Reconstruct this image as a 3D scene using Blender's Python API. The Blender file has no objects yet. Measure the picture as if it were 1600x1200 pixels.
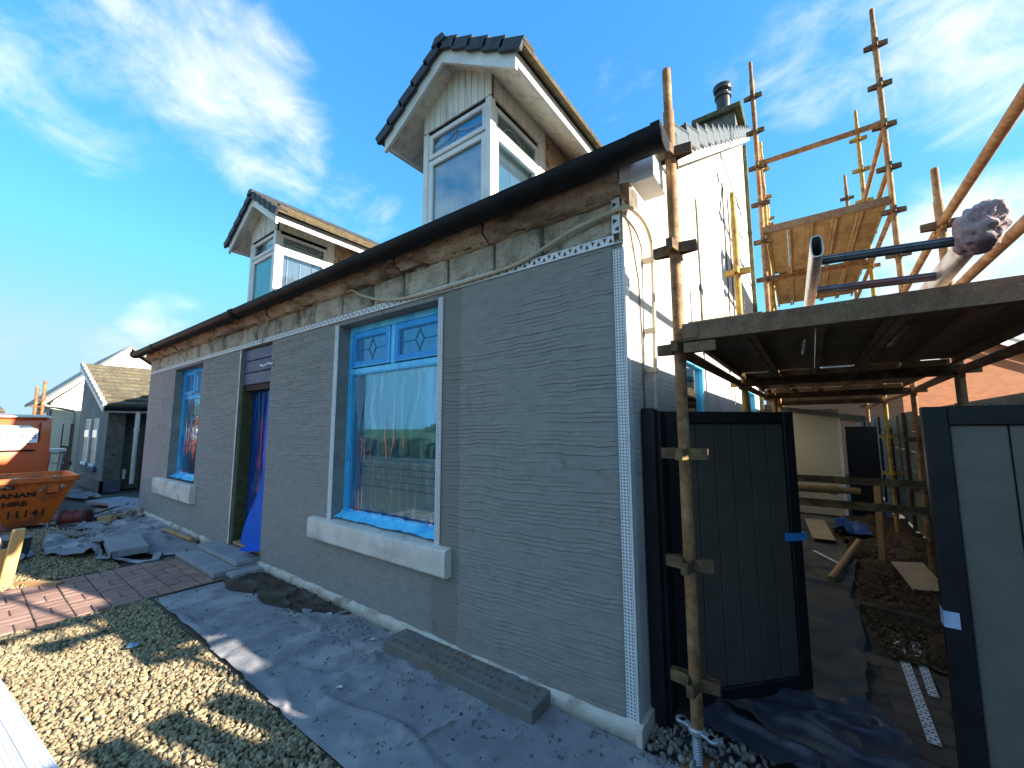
import bpy, bmesh, math, random
import numpy as np
from mathutils import Vector, Matrix
R = math.radians
scene = bpy.context.scene
COL = scene.collection
random.seed(7)
RNG = np.random.default_rng(11)

# ------------------------------------------------------------------ camera, sky, sun, exposure
cam_d = bpy.data.cameras.new("camera")
cam_d.sensor_fit = 'HORIZONTAL'
cam_d.sensor_width = 36.0
cam_d.lens = 36.0 * 634.84 / 1600.0
cam_d.clip_start = 0.05
cam_d.clip_end = 2000.0
cam = bpy.data.objects.new("camera", cam_d)
COL.objects.link(cam)
AZ, PITCH, ROLL = 0.633837, 0.108835, -0.00216
fw = Vector((-math.sin(AZ) * math.cos(PITCH), math.cos(AZ) * math.cos(PITCH), math.sin(PITCH)))
rt = Vector((math.cos(AZ), math.sin(AZ), 0.0))
up = rt.cross(fw)
r2 = rt * math.cos(ROLL) + up * math.sin(ROLL)
u2 = -rt * math.sin(ROLL) + up * math.cos(ROLL)
M = Matrix((r2, u2, -fw)).transposed().to_4x4()
M.translation = Vector((0.812824, -2.185187, 1.6))
cam.matrix_world = M
scene.camera = cam

SUN_AZ, SUN_EL = R(14.2), R(22.8)        # measured from +x towards +y
sun_dir = Vector((math.cos(SUN_EL) * math.cos(SUN_AZ), math.cos(SUN_EL) * math.sin(SUN_AZ), math.sin(SUN_EL)))
sd = bpy.data.lights.new("sun", 'SUN')
sd.energy = 4.6
sd.angle = R(0.53)
sd.color = (1.0, 0.89, 0.73)
sun = bpy.data.objects.new("sun", sd)
sun.rotation_euler = (-sun_dir).to_track_quat('-Z', 'Y').to_euler()
COL.objects.link(sun)

scene.view_settings.view_transform = 'Standard'
scene.view_settings.look = 'None'
scene.view_settings.gamma = 1.0
scene.view_settings.use_curve_mapping = False
scene.view_settings.exposure = 1.84

world = bpy.data.worlds.new("World")
scene.world = world
world.use_nodes = True
wt = world.node_tree
for n in list(wt.nodes):
    wt.nodes.remove(n)


class NT:
    """tiny helper to write node graphs"""
    def __init__(s, t):
        s.t = t

    def n(s, kind, **kw):
        x = s.t.nodes.new(kind)
        for k, v in kw.items():
            setattr(x, k, v)
        return x

    def l(s, a, b):
        s.t.links.new(a, b)

    def math(s, op, a, b=None, clamp=False):
        x = s.n('ShaderNodeMath', operation=op)
        x.use_clamp = clamp
        for i, v in enumerate((a, b)):
            if v is None:
                continue
            if isinstance(v, (int, float)):
                x.inputs[i].default_value = v
            else:
                s.l(v, x.inputs[i])
        return x.outputs[0]

    def noise(s, vec, scale, detail=4.0, rough=0.55, dist=0.0):
        x = s.n('ShaderNodeTexNoise')
        x.inputs['Scale'].default_value = scale
        x.inputs['Detail'].default_value = detail
        x.inputs['Roughness'].default_value = rough
        x.inputs['Distortion'].default_value = dist
        if vec is not None:
            s.l(vec, x.inputs['Vector'])
        return x.outputs['Fac']

    def ramp(s, fac, stops):
        x = s.n('ShaderNodeValToRGB')
        el = x.color_ramp.elements
        while len(el) < len(stops):
            el.new(0.5)
        for e, (p, c) in zip(el, stops):
            e.position = p
            e.color = (c[0], c[1], c[2], 1) if not isinstance(c, (int, float)) else (c, c, c, 1)
        s.l(fac, x.inputs[0])
        return x.outputs[0]

    def mix(s, fac, a, b, blend='MIX'):
        x = s.n('ShaderNodeMix', data_type='RGBA', blend_type=blend)
        for sock, v in ((x.inputs[0], fac), (x.inputs[6], a), (x.inputs[7], b)):
            if isinstance(v, (int, float)):
                sock.default_value = v
            elif isinstance(v, tuple):
                sock.default_value = (v[0], v[1], v[2], 1)
            else:
                s.l(v, sock)
        return x.outputs[2]

    def smooth(s, v, a, b):
        x = s.n('ShaderNodeMapRange', interpolation_type='SMOOTHSTEP')
        x.inputs[1].default_value = a
        x.inputs[2].default_value = b
        s.l(v, x.inputs[0])
        return x.outputs[0]


W = NT(wt)
sky = W.n('ShaderNodeTexSky', sky_type='NISHITA')
sky.sun_disc = False
sky.sun_elevation = SUN_EL
sky.sun_rotation = R(90) - SUN_AZ
sky.altitude = 0
sky.air_density = 1.0
sky.dust_density = 0.6
sky.ozone_density = 1.6
hsv = W.n('ShaderNodeHueSaturation')
hsv.inputs['Saturation'].default_value = 1.3
hsv.inputs['Hue'].default_value = 0.5
hsv.inputs['Value'].default_value = 1.05
gm = W.n('ShaderNodeGamma')
gm.inputs['Gamma'].default_value = 0.66
W.l(sky.outputs[0], gm.inputs['Color'])
W.l(W.mix(1.0, gm.outputs[0], (.72, .93, 1.17), 'MULTIPLY'), hsv.inputs['Color'])
geo = W.n('ShaderNodeTexCoord')
gen = geo.outputs['Generated']


def wdot(d):
    x = W.n('ShaderNodeVectorMath', operation='DOT_PRODUCT')
    W.l(gen, x.inputs[0])
    v = Vector(d).normalized()
    x.inputs[1].default_value = v
    return x.outputs['Value']


# clouds: lobes of sky (direction, angular radius in degrees, weight) broken up by noise
LOBES = [((-.775, .202, .599), 13, .95), ((-.861, .058, .505), 11, .8), ((-.782, .299, .547), 11, .72), ((-.826, .151, .543), 11, .65),
         ((.041, .79, .611), 10, .8), ((.155, .789, .595), 12, .82), ((.243, .809, .536), 12, .85), ((.21, .836, .507), 10, .6),
         ((-.069, .776, .627), 7, .6),
         ((-.744, .48, .465), 9, .60), ((-.957, .213, .198), 5.5, .72), ((-.26, .716, .648), 7, .62), ((-.98, .155, .126), 4.5, .6),
         ((-.993, .043, .11), 7, .45), ((.248, .942, .226), 15, 1.0), ((.52, .83, .20), 18, 1.0), ((-.24, .763, .6), 6, .55),
         ((.45, .65, .62), 20, .7), ((.1, -.6, .5), 18, .8), ((-.5, -.7, .5), 16, .9), ((.75, -.3, .5), 16, .7),
         ((-.25, -.75, .62), 24, .95), ((.45, -.7, .55), 22, .95), ((-.75, -.45, .5), 20, .95), ((.0, -.35, .93), 22, .9)]  # last row: clouds behind the camera, added to brighten and neutralise the shade
mapn = W.n('ShaderNodeMapping')
mapn.inputs['Rotation'].default_value = (0.5, 0.6, 0.3)
mapn.inputs['Scale'].default_value = (1.0, 1.0, 1.9)
W.l(gen, mapn.inputs['Vector'])
nz = W.noise(mapn.outputs[0], 5.4, 10.0, 0.62, 0.35)
nzb = W.noise(mapn.outputs[0], 1.9, 5.0, 0.55, 0.3)
tot = None
for d, r, w in LOBES:
    v = W.smooth(wdot(d), math.cos(R(r)), math.cos(R(r * 0.12)))
    v = W.math('MULTIPLY', v, w)
    tot = v if tot is None else W.math('MAXIMUM', tot, v)
dens = W.math('ADD', W.math('MULTIPLY', nz, 1.0), W.math('MULTIPLY', nzb, .55))
dens = W.math('ADD', dens, W.math('MULTIPLY', tot, 0.62))
cl = W.smooth(dens, 1.06, 1.66)
cl = W.math('MULTIPLY', cl, W.math('MULTIPLY', tot, 1.7, clamp=True))
cl = W.math('MULTIPLY', cl, 0.9)
capped = W.mix(1.0, hsv.outputs[0], (1.02, 1.62, 2.15), 'DARKEN')
ccol = W.mix(cl, capped, (2.75, 2.7, 2.68))
bg = W.n('ShaderNodeBackground')
bg.inputs['Strength'].default_value = 0.15
W.l(ccol, bg.inputs['Color'])
wo = W.n('ShaderNodeOutputWorld')
W.l(bg.outputs[0], wo.inputs['Surface'])

# ------------------------------------------------------------------ materials
MATS = {}


def pbr(name, c1, c2=None, scale=6.0, rough=0.8, metal=0.0, bump=0.0, bscale=60.0, c3=None, s3=1.2, stretch=None, spec=0.4,
        lo=0.35, hi=0.65, island=0.0, coat=0.0, speck=None):
    if name in MATS:
        return MATS[name]
    m = bpy.data.materials.new(name)
    m.use_nodes = True
    t = NT(m.node_tree)
    b = m.node_tree.nodes['Principled BSDF']
    tc = t.n('ShaderNodeTexCoord')
    vec = tc.outputs['Object']
    if stretch:
        mp = t.n('ShaderNodeMapping')
        mp.inputs['Scale'].default_value = stretch
        t.l(vec, mp.inputs['Vector'])
        vec = mp.outputs[0]
    c2 = c2 or tuple(x * 0.8 for x in c1)
    f = t.noise(vec, scale, 6.0, 0.62, 0.3)
    f = t.smooth(f, lo, hi)
    col = t.mix(f, c1, c2)
    if c3:
        g = t.smooth(t.noise(vec, s3, 5.0, 0.6, 0.2), 0.48, 0.66)
        col = t.mix(g, col, c3)
    if speck:
        sc, cc, th = speck
        g = t.smooth(t.noise(vec, sc, 2.0, 0.5), th, th + 0.05)
        col = t.mix(g, col, cc)
    if island:
        gi = t.n('ShaderNodeNewGeometry')
        oi = t.n('ShaderNodeObjectInfo')
        rr = t.math('FRACT', t.math('ADD', gi.outputs['Random Per Island'], oi.outputs['Random']))
        v = t.math('ADD', t.math('MULTIPLY', rr, 2 * island), 1 - island)
        h = t.n('ShaderNodeHueSaturation')
        t.l(v, h.inputs['Value'])
        t.l(col, h.inputs['Color'])
        col = h.outputs[0]
    t.l(col, b.inputs['Base Color'])
    rn = t.noise(vec, scale * 2.3, 3.0)
    t.l(t.math('ADD', t.math('MULTIPLY', rn, 0.22), rough - 0.11, clamp=True), b.inputs['Roughness'])
    b.inputs['Metallic'].default_value = metal
    b.inputs['Specular IOR Level'].default_value = spec
    if coat:
        b.inputs['Coat Weight'].default_value = coat
        b.inputs['Coat Roughness'].default_value = 0.15
    if bump:
        bn = t.n('ShaderNodeBump')
        bn.inputs['Strength'].default_value = bump
        bn.inputs['Distance'].default_value = 0.01
        t.l(t.noise(vec, bscale, 5.0, 0.65), bn.inputs['Height'])
        t.l(bn.outputs[0], b.inputs['Normal'])
    MATS[name] = m
    return m


def film(name, tint, gloss=0.3, diff=0.2, dcol=(.05, .3, .8), rough=0.06, fk=.7):
    if name in MATS:
        return MATS[name]
    m = bpy.data.materials.new(name)
    m.use_nodes = True
    t = NT(m.node_tree)
    for n in list(m.node_tree.nodes):
        m.node_tree.nodes.remove(n)
    tr = t.n('ShaderNodeBsdfTransparent')
    tr.inputs[0].default_value = (*tint, 1)
    gl = t.n('ShaderNodeBsdfGlossy')
    gl.inputs['Roughness'].default_value = rough
    gl.inputs[0].default_value = (.74, .94, 1, 1)
    df = t.n('ShaderNodeBsdfDiffuse')
    df.inputs[0].default_value = (*dcol, 1)
    m1 = t.n('ShaderNodeMixShader')
    m1.inputs[0].default_value = diff
    t.l(tr.outputs[0], m1.inputs[1])
    t.l(df.outputs[0], m1.inputs[2])
    fr = t.n('ShaderNodeLayerWeight')
    fr.inputs[0].default_value = 0.25
    m2 = t.n('ShaderNodeMixShader')
    t.l(t.math('ADD', t.math('MULTIPLY', fr.outputs['Fresnel'], fk), gloss, clamp=True), m2.inputs[0])
    t.l(m1.outputs[0], m2.inputs[1])
    t.l(gl.outputs[0], m2.inputs[2])
    o = t.n('ShaderNodeOutputMaterial')
    t.l(m2.outputs[0], o.inputs[0])
    MATS[name] = m
    return m


def render_mat():
    m = bpy.data.materials.new("cement_render")
    m.use_nodes = True
    t = NT(m.node_tree)
    b = m.node_tree.nodes['Principled BSDF']
    tc = t.n('ShaderNodeTexCoord')
    v = tc.outputs['Object']
    sx = t.n('ShaderNodeSeparateXYZ')
    t.l(v, sx.inputs[0])
    mp = t.n('ShaderNodeMapping')
    mp.inputs['Scale'].default_value = (1, 1, 2.2)
    t.l(v, mp.inputs[0])
    big = t.noise(mp.outputs[0], 0.9, 5, 0.6, .4)
    fine = t.noise(mp.outputs[0], 9, 6, 0.7, .6)
    # fresh mortar is darker: drying runs from the far end of the wall to the near one, patchily
    dry = t.math('ADD', t.math('MULTIPLY', sx.outputs['X'], -0.085), t.math('MULTIPLY', big, 0.55))
    dry = t.smooth(dry, 0.22, 1.0)
    col = t.mix(dry, (.292, .283, .268), (.45, .425, .412))
    strip = t.math('MULTIPLY', t.smooth(t.math('ADD', sx.outputs['X'], t.math('MULTIPLY', t.noise(mp.outputs[0], 5, 4, .6), .12)), 3.30, 3.36), t.smooth(t.math('ADD', sx.outputs['X'], t.math('MULTIPLY', t.noise(mp.outputs[0], 8, 4, .7), .10)), 3.60, 3.58))
    col = t.mix(t.math('MULTIPLY', strip, .55), col, (.19, .175, .145))
    st = t.smooth(fine, .38, .66)
    col = t.mix(t.math('MULTIPLY', st, .6), col, (.215, .206, .193))
    bl = t.smooth(t.noise(v, 2.3, 6, .7, 1.0), .60, .72)
    col = t.mix(t.math('MULTIPLY', bl, .7), col, (.15, .14, .128))
    t.l(col, b.inputs['Base Color'])
    b.inputs['Roughness'].default_value = .9
    b.inputs['Specular IOR Level'].default_value = .2
    bn = t.n('ShaderNodeBump')
    bn.inputs['Strength'].default_value = .5
    bn.inputs['Distance'].default_value = .004
    t.l(t.noise(mp.outputs[0], 160, 4, .7), bn.inputs['Height'])
    t.l(bn.outputs[0], b.inputs['Normal'])
    return m


m_render = render_mat()
m_gable = pbr("gable_render", (.55, .55, .54), (.46, .455, .44), 3, .9, bump=.4, bscale=120, c3=(.40, .39, .37), s3=.9, spec=.2)
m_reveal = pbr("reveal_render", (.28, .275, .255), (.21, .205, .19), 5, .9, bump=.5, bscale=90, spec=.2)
m_stone = pbr("old_sandstone", (.65, .56, .455), (.46, .385, .305), 7, .92, bump=1.0, bscale=38, c3=(.27, .225, .175), s3=4.0, spec=.2, island=.14, speck=(110, (.17, .135, .10), .60))
m_cornice = pbr("cornice_stone", (.64, .52, .385), (.42, .325, .23), 9, .92, bump=1.0, bscale=34, c3=(.24, .18, .125), s3=5.0, spec=.2, island=.15, stretch=(.6, 1, 1.6), speck=(110, (.15, .11, .08), .60))
m_mortar = pbr("stone_mortar", (.20, .17, .14), (.11, .09, .08), 14, .95, bump=.8, bscale=50, spec=.1)
m_plinth = pbr("plinth_paint", (.62, .57, .50), (.47, .42, .36), 5, .85, bump=.5, bscale=50, c3=(.30, .26, .21), s3=5, spec=.2, speck=(30, (.22, .2, .18), .66))
m_sill = pbr("sill_paint", (.72, .67, .61), (.61, .56, .50), 6, .75, bump=.25, bscale=70, c3=(.50, .45, .40), s3=4, spec=.25)
m_white = pbr("white_upvc", (.80, .80, .78), (.70, .70, .67), 4, .38, c3=(.62, .61, .57), s3=2.5, spec=.5)
m_whitebd = pbr("white_board", (.80, .75, .64), (.70, .65, .55), 6, .5, c3=(.50, .49, .45), s3=3.2, stretch=(3, 3, .6))
m_bead = pbr("white_bead", (.80, .80, .82), (.70, .70, .73), 9, .5)
m_black = pbr("black_upvc", (.010, .010, .011), (.016, .016, .017), 8, .55, spec=.10)
m_slate = pbr("dark_tile", (.045, .055, .07), (.03, .036, .045), 9, .62, bump=.4, bscale=60, spec=.35)
m_verge = pbr("grey_verge", (.10, .118, .128), (.075, .09, .10), 7, .5, spec=.4)
m_moss = pbr("mossy_tile", (.17, .135, .085), (.085, .07, .05), 10, .95, bump=1, bscale=40, c3=(.15, .13, .075), s3=5, spec=.1)
m_mosslight = pbr("weathered_tile", (.155, .135, .095), (.09, .078, .06), 12, .95, bump=1, bscale=30, c3=(.17, .15, .10), s3=4, spec=.1, island=.12)
m_hung = pbr("hung_tile", (.50, .35, .225), (.40, .27, .17), 10, .9, bump=.4, bscale=60, spec=.15, island=.12)
m_blue = pbr("blue_film_frame", (.10, .60, .96), (.18, .70, .98), 5, .25, bump=.4, bscale=26, c3=(.06, .46, .88), s3=7, stretch=(1, 1, .5), spec=.6)
m_bluetape = pbr("blue_tape", (.03, .22, .62), (.05, .30, .75), 18, .35, bump=.6, bscale=50)
m_glass = film("window_glass", (.72, .78, .84), .13, .0, rough=.01)
m_filmglass = film("filmed_glass", (.16, .42, .62), .42, .05, (.03, .3, .62), .02)
m_filmdoor = film("blue_polythene", (.05, .16, .42), .015, .5, (.012, .07, .30), .12, .30)
m_filmdrape = film("blue_drape", (.1, .2, .7), .02, .85, (.03, .15, .66), .2, .3)
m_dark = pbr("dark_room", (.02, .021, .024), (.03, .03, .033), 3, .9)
m_lead = pbr("lead_strip", (.5, .52, .55), (.3, .32, .35), 20, .5, metal=.2)
m_pblue = pbr("slate_blue_board", (.085, .092, .17), (.065, .07, .135), 6, .5, c3=(.11, .115, .19), s3=4, stretch=(.5, 1, 3))
m_foam = pbr("foam_edge", (.085, .09, .035), (.05, .055, .025), 12, .9, bump=.6, bscale=40)
m_cable = pbr("cream_conduit", (.60, .52, .37), (.50, .43, .30), 12, .55)
m_rust = pbr("rusty_tube", (.345, .175, .075), (.20, .095, .045), 22, .72, metal=.15, bump=.35, bscale=90, c3=(.40, .25, .125), s3=7, spec=.35, speck=(70, (.09, .05, .03), .64))
m_yellow = pbr("yellow_tube", (.50, .33, .06), (.33, .19, .05), 20, .7, metal=.1, bump=.3, bscale=80, c3=(.22, .12, .05), s3=9, speck=(80, (.12, .07, .03), .62))
m_bracket = pbr("dark_rust", (.15, .08, .045), (.085, .048, .03), 18, .8, metal=.1, bump=.4, bscale=70, c3=(.20, .15, .05), s3=8)
m_plank = pbr("steel_plank", (.40, .27, .115), (.31, .20, .085), 14, .72, metal=.1, bump=.6, bscale=46, c3=(.25, .15, .07), s3=4, stretch=(1, .5, 1), island=.08)
m_plankdark = pbr("steel_plank_brown", (.38, .245, .155), (.27, .17, .105), 12, .85, metal=.1, bump=.4, bscale=46, c3=(.30, .20, .12), s3=4, stretch=(1, .5, 1))
m_transom = pbr("transom_steel", (.25, .14, .085), (.17, .095, .06), 16, .8, metal=.1, bump=.5, bscale=60, c3=(.22, .16, .08), s3=2.6, stretch=(1.5, 1, 1), speck=(90, (.28, .23, .14), .64))
m_galv = pbr("galvanised", (.50, .54, .58), (.40, .43, .47), 25, .4, metal=.55)
m_alu = pbr("ladder_alloy", (.62, .60, .57), (.50, .48, .46), 20, .42, metal=.6, c3=(.42, .22, .19), s3=5)
m_rung = pbr("ladder_rung", (.17, .175, .19), (.11, .11, .12), 20, .45, metal=.5, c3=(.32, .12, .10), s3=3)
m_rag = pbr("pink_rag", (.40, .25, .25), (.52, .43, .44), 8, .95, bump=.8, bscale=60, c3=(.48, .20, .21), s3=6, spec=.1)
m_gateframe = pbr("gate_frame_black", (.008, .009, .012), (.014, .015, .018), 6, .42, spec=.35)
m_gateboard = pbr("gate_board_grey", (.085, .074, .062), (.070, .062, .053), 5, .6, bump=.1, bscale=100, spec=.3)
m_skip = pbr("skip_orange", (.76, .165, .022), (.62, .12, .02), 7, .5, bump=.2, bscale=30, c3=(.33, .10, .04), s3=5, speck=(40, (.25, .10, .05), .65))
m_van = pbr("van_orange", (.70, .14, .045), (.66, .13, .04), 3, .28, spec=.5, coat=.4)
m_letter = pbr("dark_lettering", (.035, .018, .012), (.05, .03, .02), 15, .8)
m_rubble = pbr("rubble", (.45, .40, .35), (.25, .2, .17), 14, .95, bump=.9, bscale=40, island=.25)
m_sheet = pbr("ground_sheet", (.26, .262, .285), (.195, .198, .215), 5, .88, bump=.5, bscale=24, c3=(.36, .355, .36), s3=2.4, spec=.2, speck=(26, (.11, .105, .11), .66))
m_sheetdirty = pbr("dirty_sheet", (.11, .10, .082), (.07, .068, .062), 4, .8, bump=.5, bscale=24, c3=(.055, .06, .085), s3=1.4, spec=.3)
m_dirt = pbr("wet_soil", (.085, .068, .052), (.055, .045, .037), 12, .95, bump=1, bscale=45, c3=(.12, .10, .08), s3=6, spec=.15)
m_gravel = pbr("gravel_stone", (.36, .29, .18), (.24, .19, .115), 30, .9, island=.45, spec=.2)
m_gravelbed = pbr("gravel_bed", (.15, .12, .08), (.08, .065, .045), 40, .95, bump=1, bscale=60)
m_browngravel = pbr("brown_gravel", (.17, .11, .065), (.09, .06, .035), 30, .95, island=.4, spec=.15)
m_chip = pbr("pale_chip", (.27, .255, .235), (.16, .15, .135), 20, .9, island=.3)
m_paver = pbr("red_paver", (.35, .215, .175), (.28, .17, .135), 7, .88, bump=.6, bscale=70, c3=(.28, .21, .18), s3=3, island=.13, spec=.2)
m_joint = pbr("paver_joint", (.10, .085, .07), (.06, .052, .045), 25, .95, bump=.7, bscale=60)
m_slab = pbr("paving_slab", (.30, .315, .33), (.25, .26, .27), 8, .85, bump=.3, bscale=90, island=.06, spec=.25)
m_slabside = pbr("slab_brown", (.21, .185, .15), (.16, .14, .115), 9, .9, bump=.5, bscale=60, c3=(.17, .175, .175), s3=5)
m_ground = pbr("yard_ground", (.095, .09, .086), (.065, .062, .06), 3, .9, bump=.6, bscale=40, c3=(.20, .18, .155), s3=.8)
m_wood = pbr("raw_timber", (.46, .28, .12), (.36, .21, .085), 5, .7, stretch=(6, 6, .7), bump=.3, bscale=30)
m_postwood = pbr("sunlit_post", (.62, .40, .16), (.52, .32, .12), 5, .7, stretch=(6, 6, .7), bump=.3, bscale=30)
m_brownfence = pbr("brown_fence", (.055, .035, .027), (.035, .024, .02), 8, .85, stretch=(5, 5, .6), bump=.3, bscale=30)
m_greyfence = pbr("grey_fence", (.16, .165, .15), (.095, .10, .09), 6, .85, stretch=(1, 1, 1.5), bump=.4, bscale=40, c3=(.12, .17, .16), s3=3)
m_cream = pbr("cream_roughcast", (.62, .56, .42), (.52, .46, .33), 30, .95, bump=1, bscale=90)
m_creamlight = pbr("pale_harling", (.70, .66, .54), (.60, .56, .45), 24, .95, bump=.6, bscale=60)
m_neigh = pbr("neighbour_render", (.175, .195, .205), (.14, .155, .162), 4, .9, bump=.3, bscale=80, c3=(.21, .225, .24), s3=1)
m_rough = pbr("rough_grey_harling", (.17, .163, .14), (.10, .095, .08), 9, .95, bump=1, bscale=60, c3=(.19, .185, .17), s3=2.5)
m_bluegrey = pbr("bluegrey_base", (.10, .115, .155), (.075, .085, .115), 5, .8)
m_grass = pbr("grass_field", (.075, .12, .03), (.05, .085, .025), 2, .95, bump=.6, bscale=20, c3=(.14, .14, .05), s3=.3)
m_hedge = pbr("hedge_leaf", (.03, .045, .018), (.05, .06, .025), 8, .9, island=.35)
m_road = pbr("asphalt_road", (.055, .055, .057), (.045, .045, .047), 20, .9, bump=.4, bscale=80)
m_blind = pbr("white_blind", (.78, .79, .80), (.70, .71, .73), 6, .6)
m_card = pbr("cardboard", (.42, .32, .20), (.36, .27, .165), 6, .9)
m_red = pbr("dark_red_drum", (.16, .022, .022), (.09, .015, .016), 12, .5)
m_signw = pbr("sign_white", (.85, .85, .86), (.80, .80, .82), 4, .4)
m_signb = pbr("sign_blue", (.03, .03, .32), (.03, .03, .30), 4, .4)
m_signr = pbr("sign_red", (.65, .06, .05), (.6, .05, .05), 4, .4)
m_pot = pbr("black_chimney_pot", (.025, .03, .032), (.015, .018, .02), 8, .35, spec=.5)
m_lichen = pbr("lichen_cope", (.115, .12, .065), (.07, .075, .045), 14, .95, bump=1, bscale=40, c3=(.16, .15, .05), s3=5)
m_caravan = pbr("caravan_white", (.75, .73, .66), (.68, .66, .6), 4, .4)
m_greypipe = pbr("white_downpipe", (.72, .71, .68), (.60, .59, .56), 6, .5)


def brick_mat():
    m = bpy.data.materials.new("orange_brickwork")
    m.use_nodes = True
    t = NT(m.node_tree)
    b = m.node_tree.nodes['Principled BSDF']
    tc = t.n('ShaderNodeTexCoord')
    br = t.n('ShaderNodeTexBrick')
    mp = t.n('ShaderNodeMapping')
    mp.inputs['Rotation'].default_value = (R(90), 0, 0)
    t.l(tc.outputs['Object'], mp.inputs[0])
    t.l(mp.outputs[0], br.inputs['Vector'])
    br.inputs['Color1'].default_value = (.34, .115, .045, 1)
    br.inputs['Color2'].default_value = (.42, .15, .06, 1)
    br.inputs['Mortar'].default_value = (.30, .15, .08, 1)
    br.inputs['Scale'].default_value = 1
    br.inputs['Brick Width'].default_value = .225
    br.inputs['Row Height'].default_value = .075
    br.inputs['Mortar Size'].default_value = .008
    t.l(br.outputs[0], b.inputs['Base Color'])
    b.inputs['Roughness'].default_value = .9
    return m


m_brick = brick_mat()

# ------------------------------------------------------------------ mesh helpers
ORIG = {}


def hash2(ix, iy, seed):
    h = (ix.astype(np.int64) * 374761393 + iy.astype(np.int64) * 668265263 + seed * 982451653) & 0x7fffffff
    h = ((h ^ (h >> 13)) * 1274126177) & 0x7fffffff
    return ((h ^ (h >> 16)) & 0xffff) / 65535.0


def vnoise(x, y, seed=0):
    x = np.asarray(x, float)
    y = np.asarray(y, float)
    x, y = np.broadcast_arrays(x, y)
    ix = np.floor(x)
    iy = np.floor(y)
    fx = x - ix
    fy = y - iy
    fx = fx * fx * (3 - 2 * fx)
    fy = fy * fy * (3 - 2 * fy)
    a = hash2(ix, iy, seed)
    b = hash2(ix + 1, iy, seed)
    c = hash2(ix, iy + 1, seed)
    d = hash2(ix + 1, iy + 1, seed)
    return (a * (1 - fx) + b * fx) * (1 - fy) + (c * (1 - fx) + d * fx) * fy


def fbm(x, y, oct=4, seed=0, gain=.5):
    s = 0
    a = 1
    n = 0
    for o in range(oct):
        s = s + a * vnoise(x * 2 ** o, y * 2 ** o, seed + o * 17)
        n += a
        a *= gain
    return s / n


def sstep(v, a, b):
    t = np.clip((v - a) / (b - a), 0, 1)
    return t * t * (3 - 2 * t)


def link(name, me, mats, parent=None, smooth=False):
    o = bpy.data.objects.new(name, me)
    COL.objects.link(o)
    if not isinstance(mats, (list, tuple)):
        mats = [mats]
    for m in mats:
        me.materials.append(m)
    if parent is not None:
        o.parent = parent
    if smooth:
        me.polygons.foreach_set('use_smooth', [True] * len(me.polygons))
    return o


def origin_of(o):
    v = Vector((0, 0, 0))
    while o is not None:
        v = v + o.location
        o = o.parent
    return v


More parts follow.
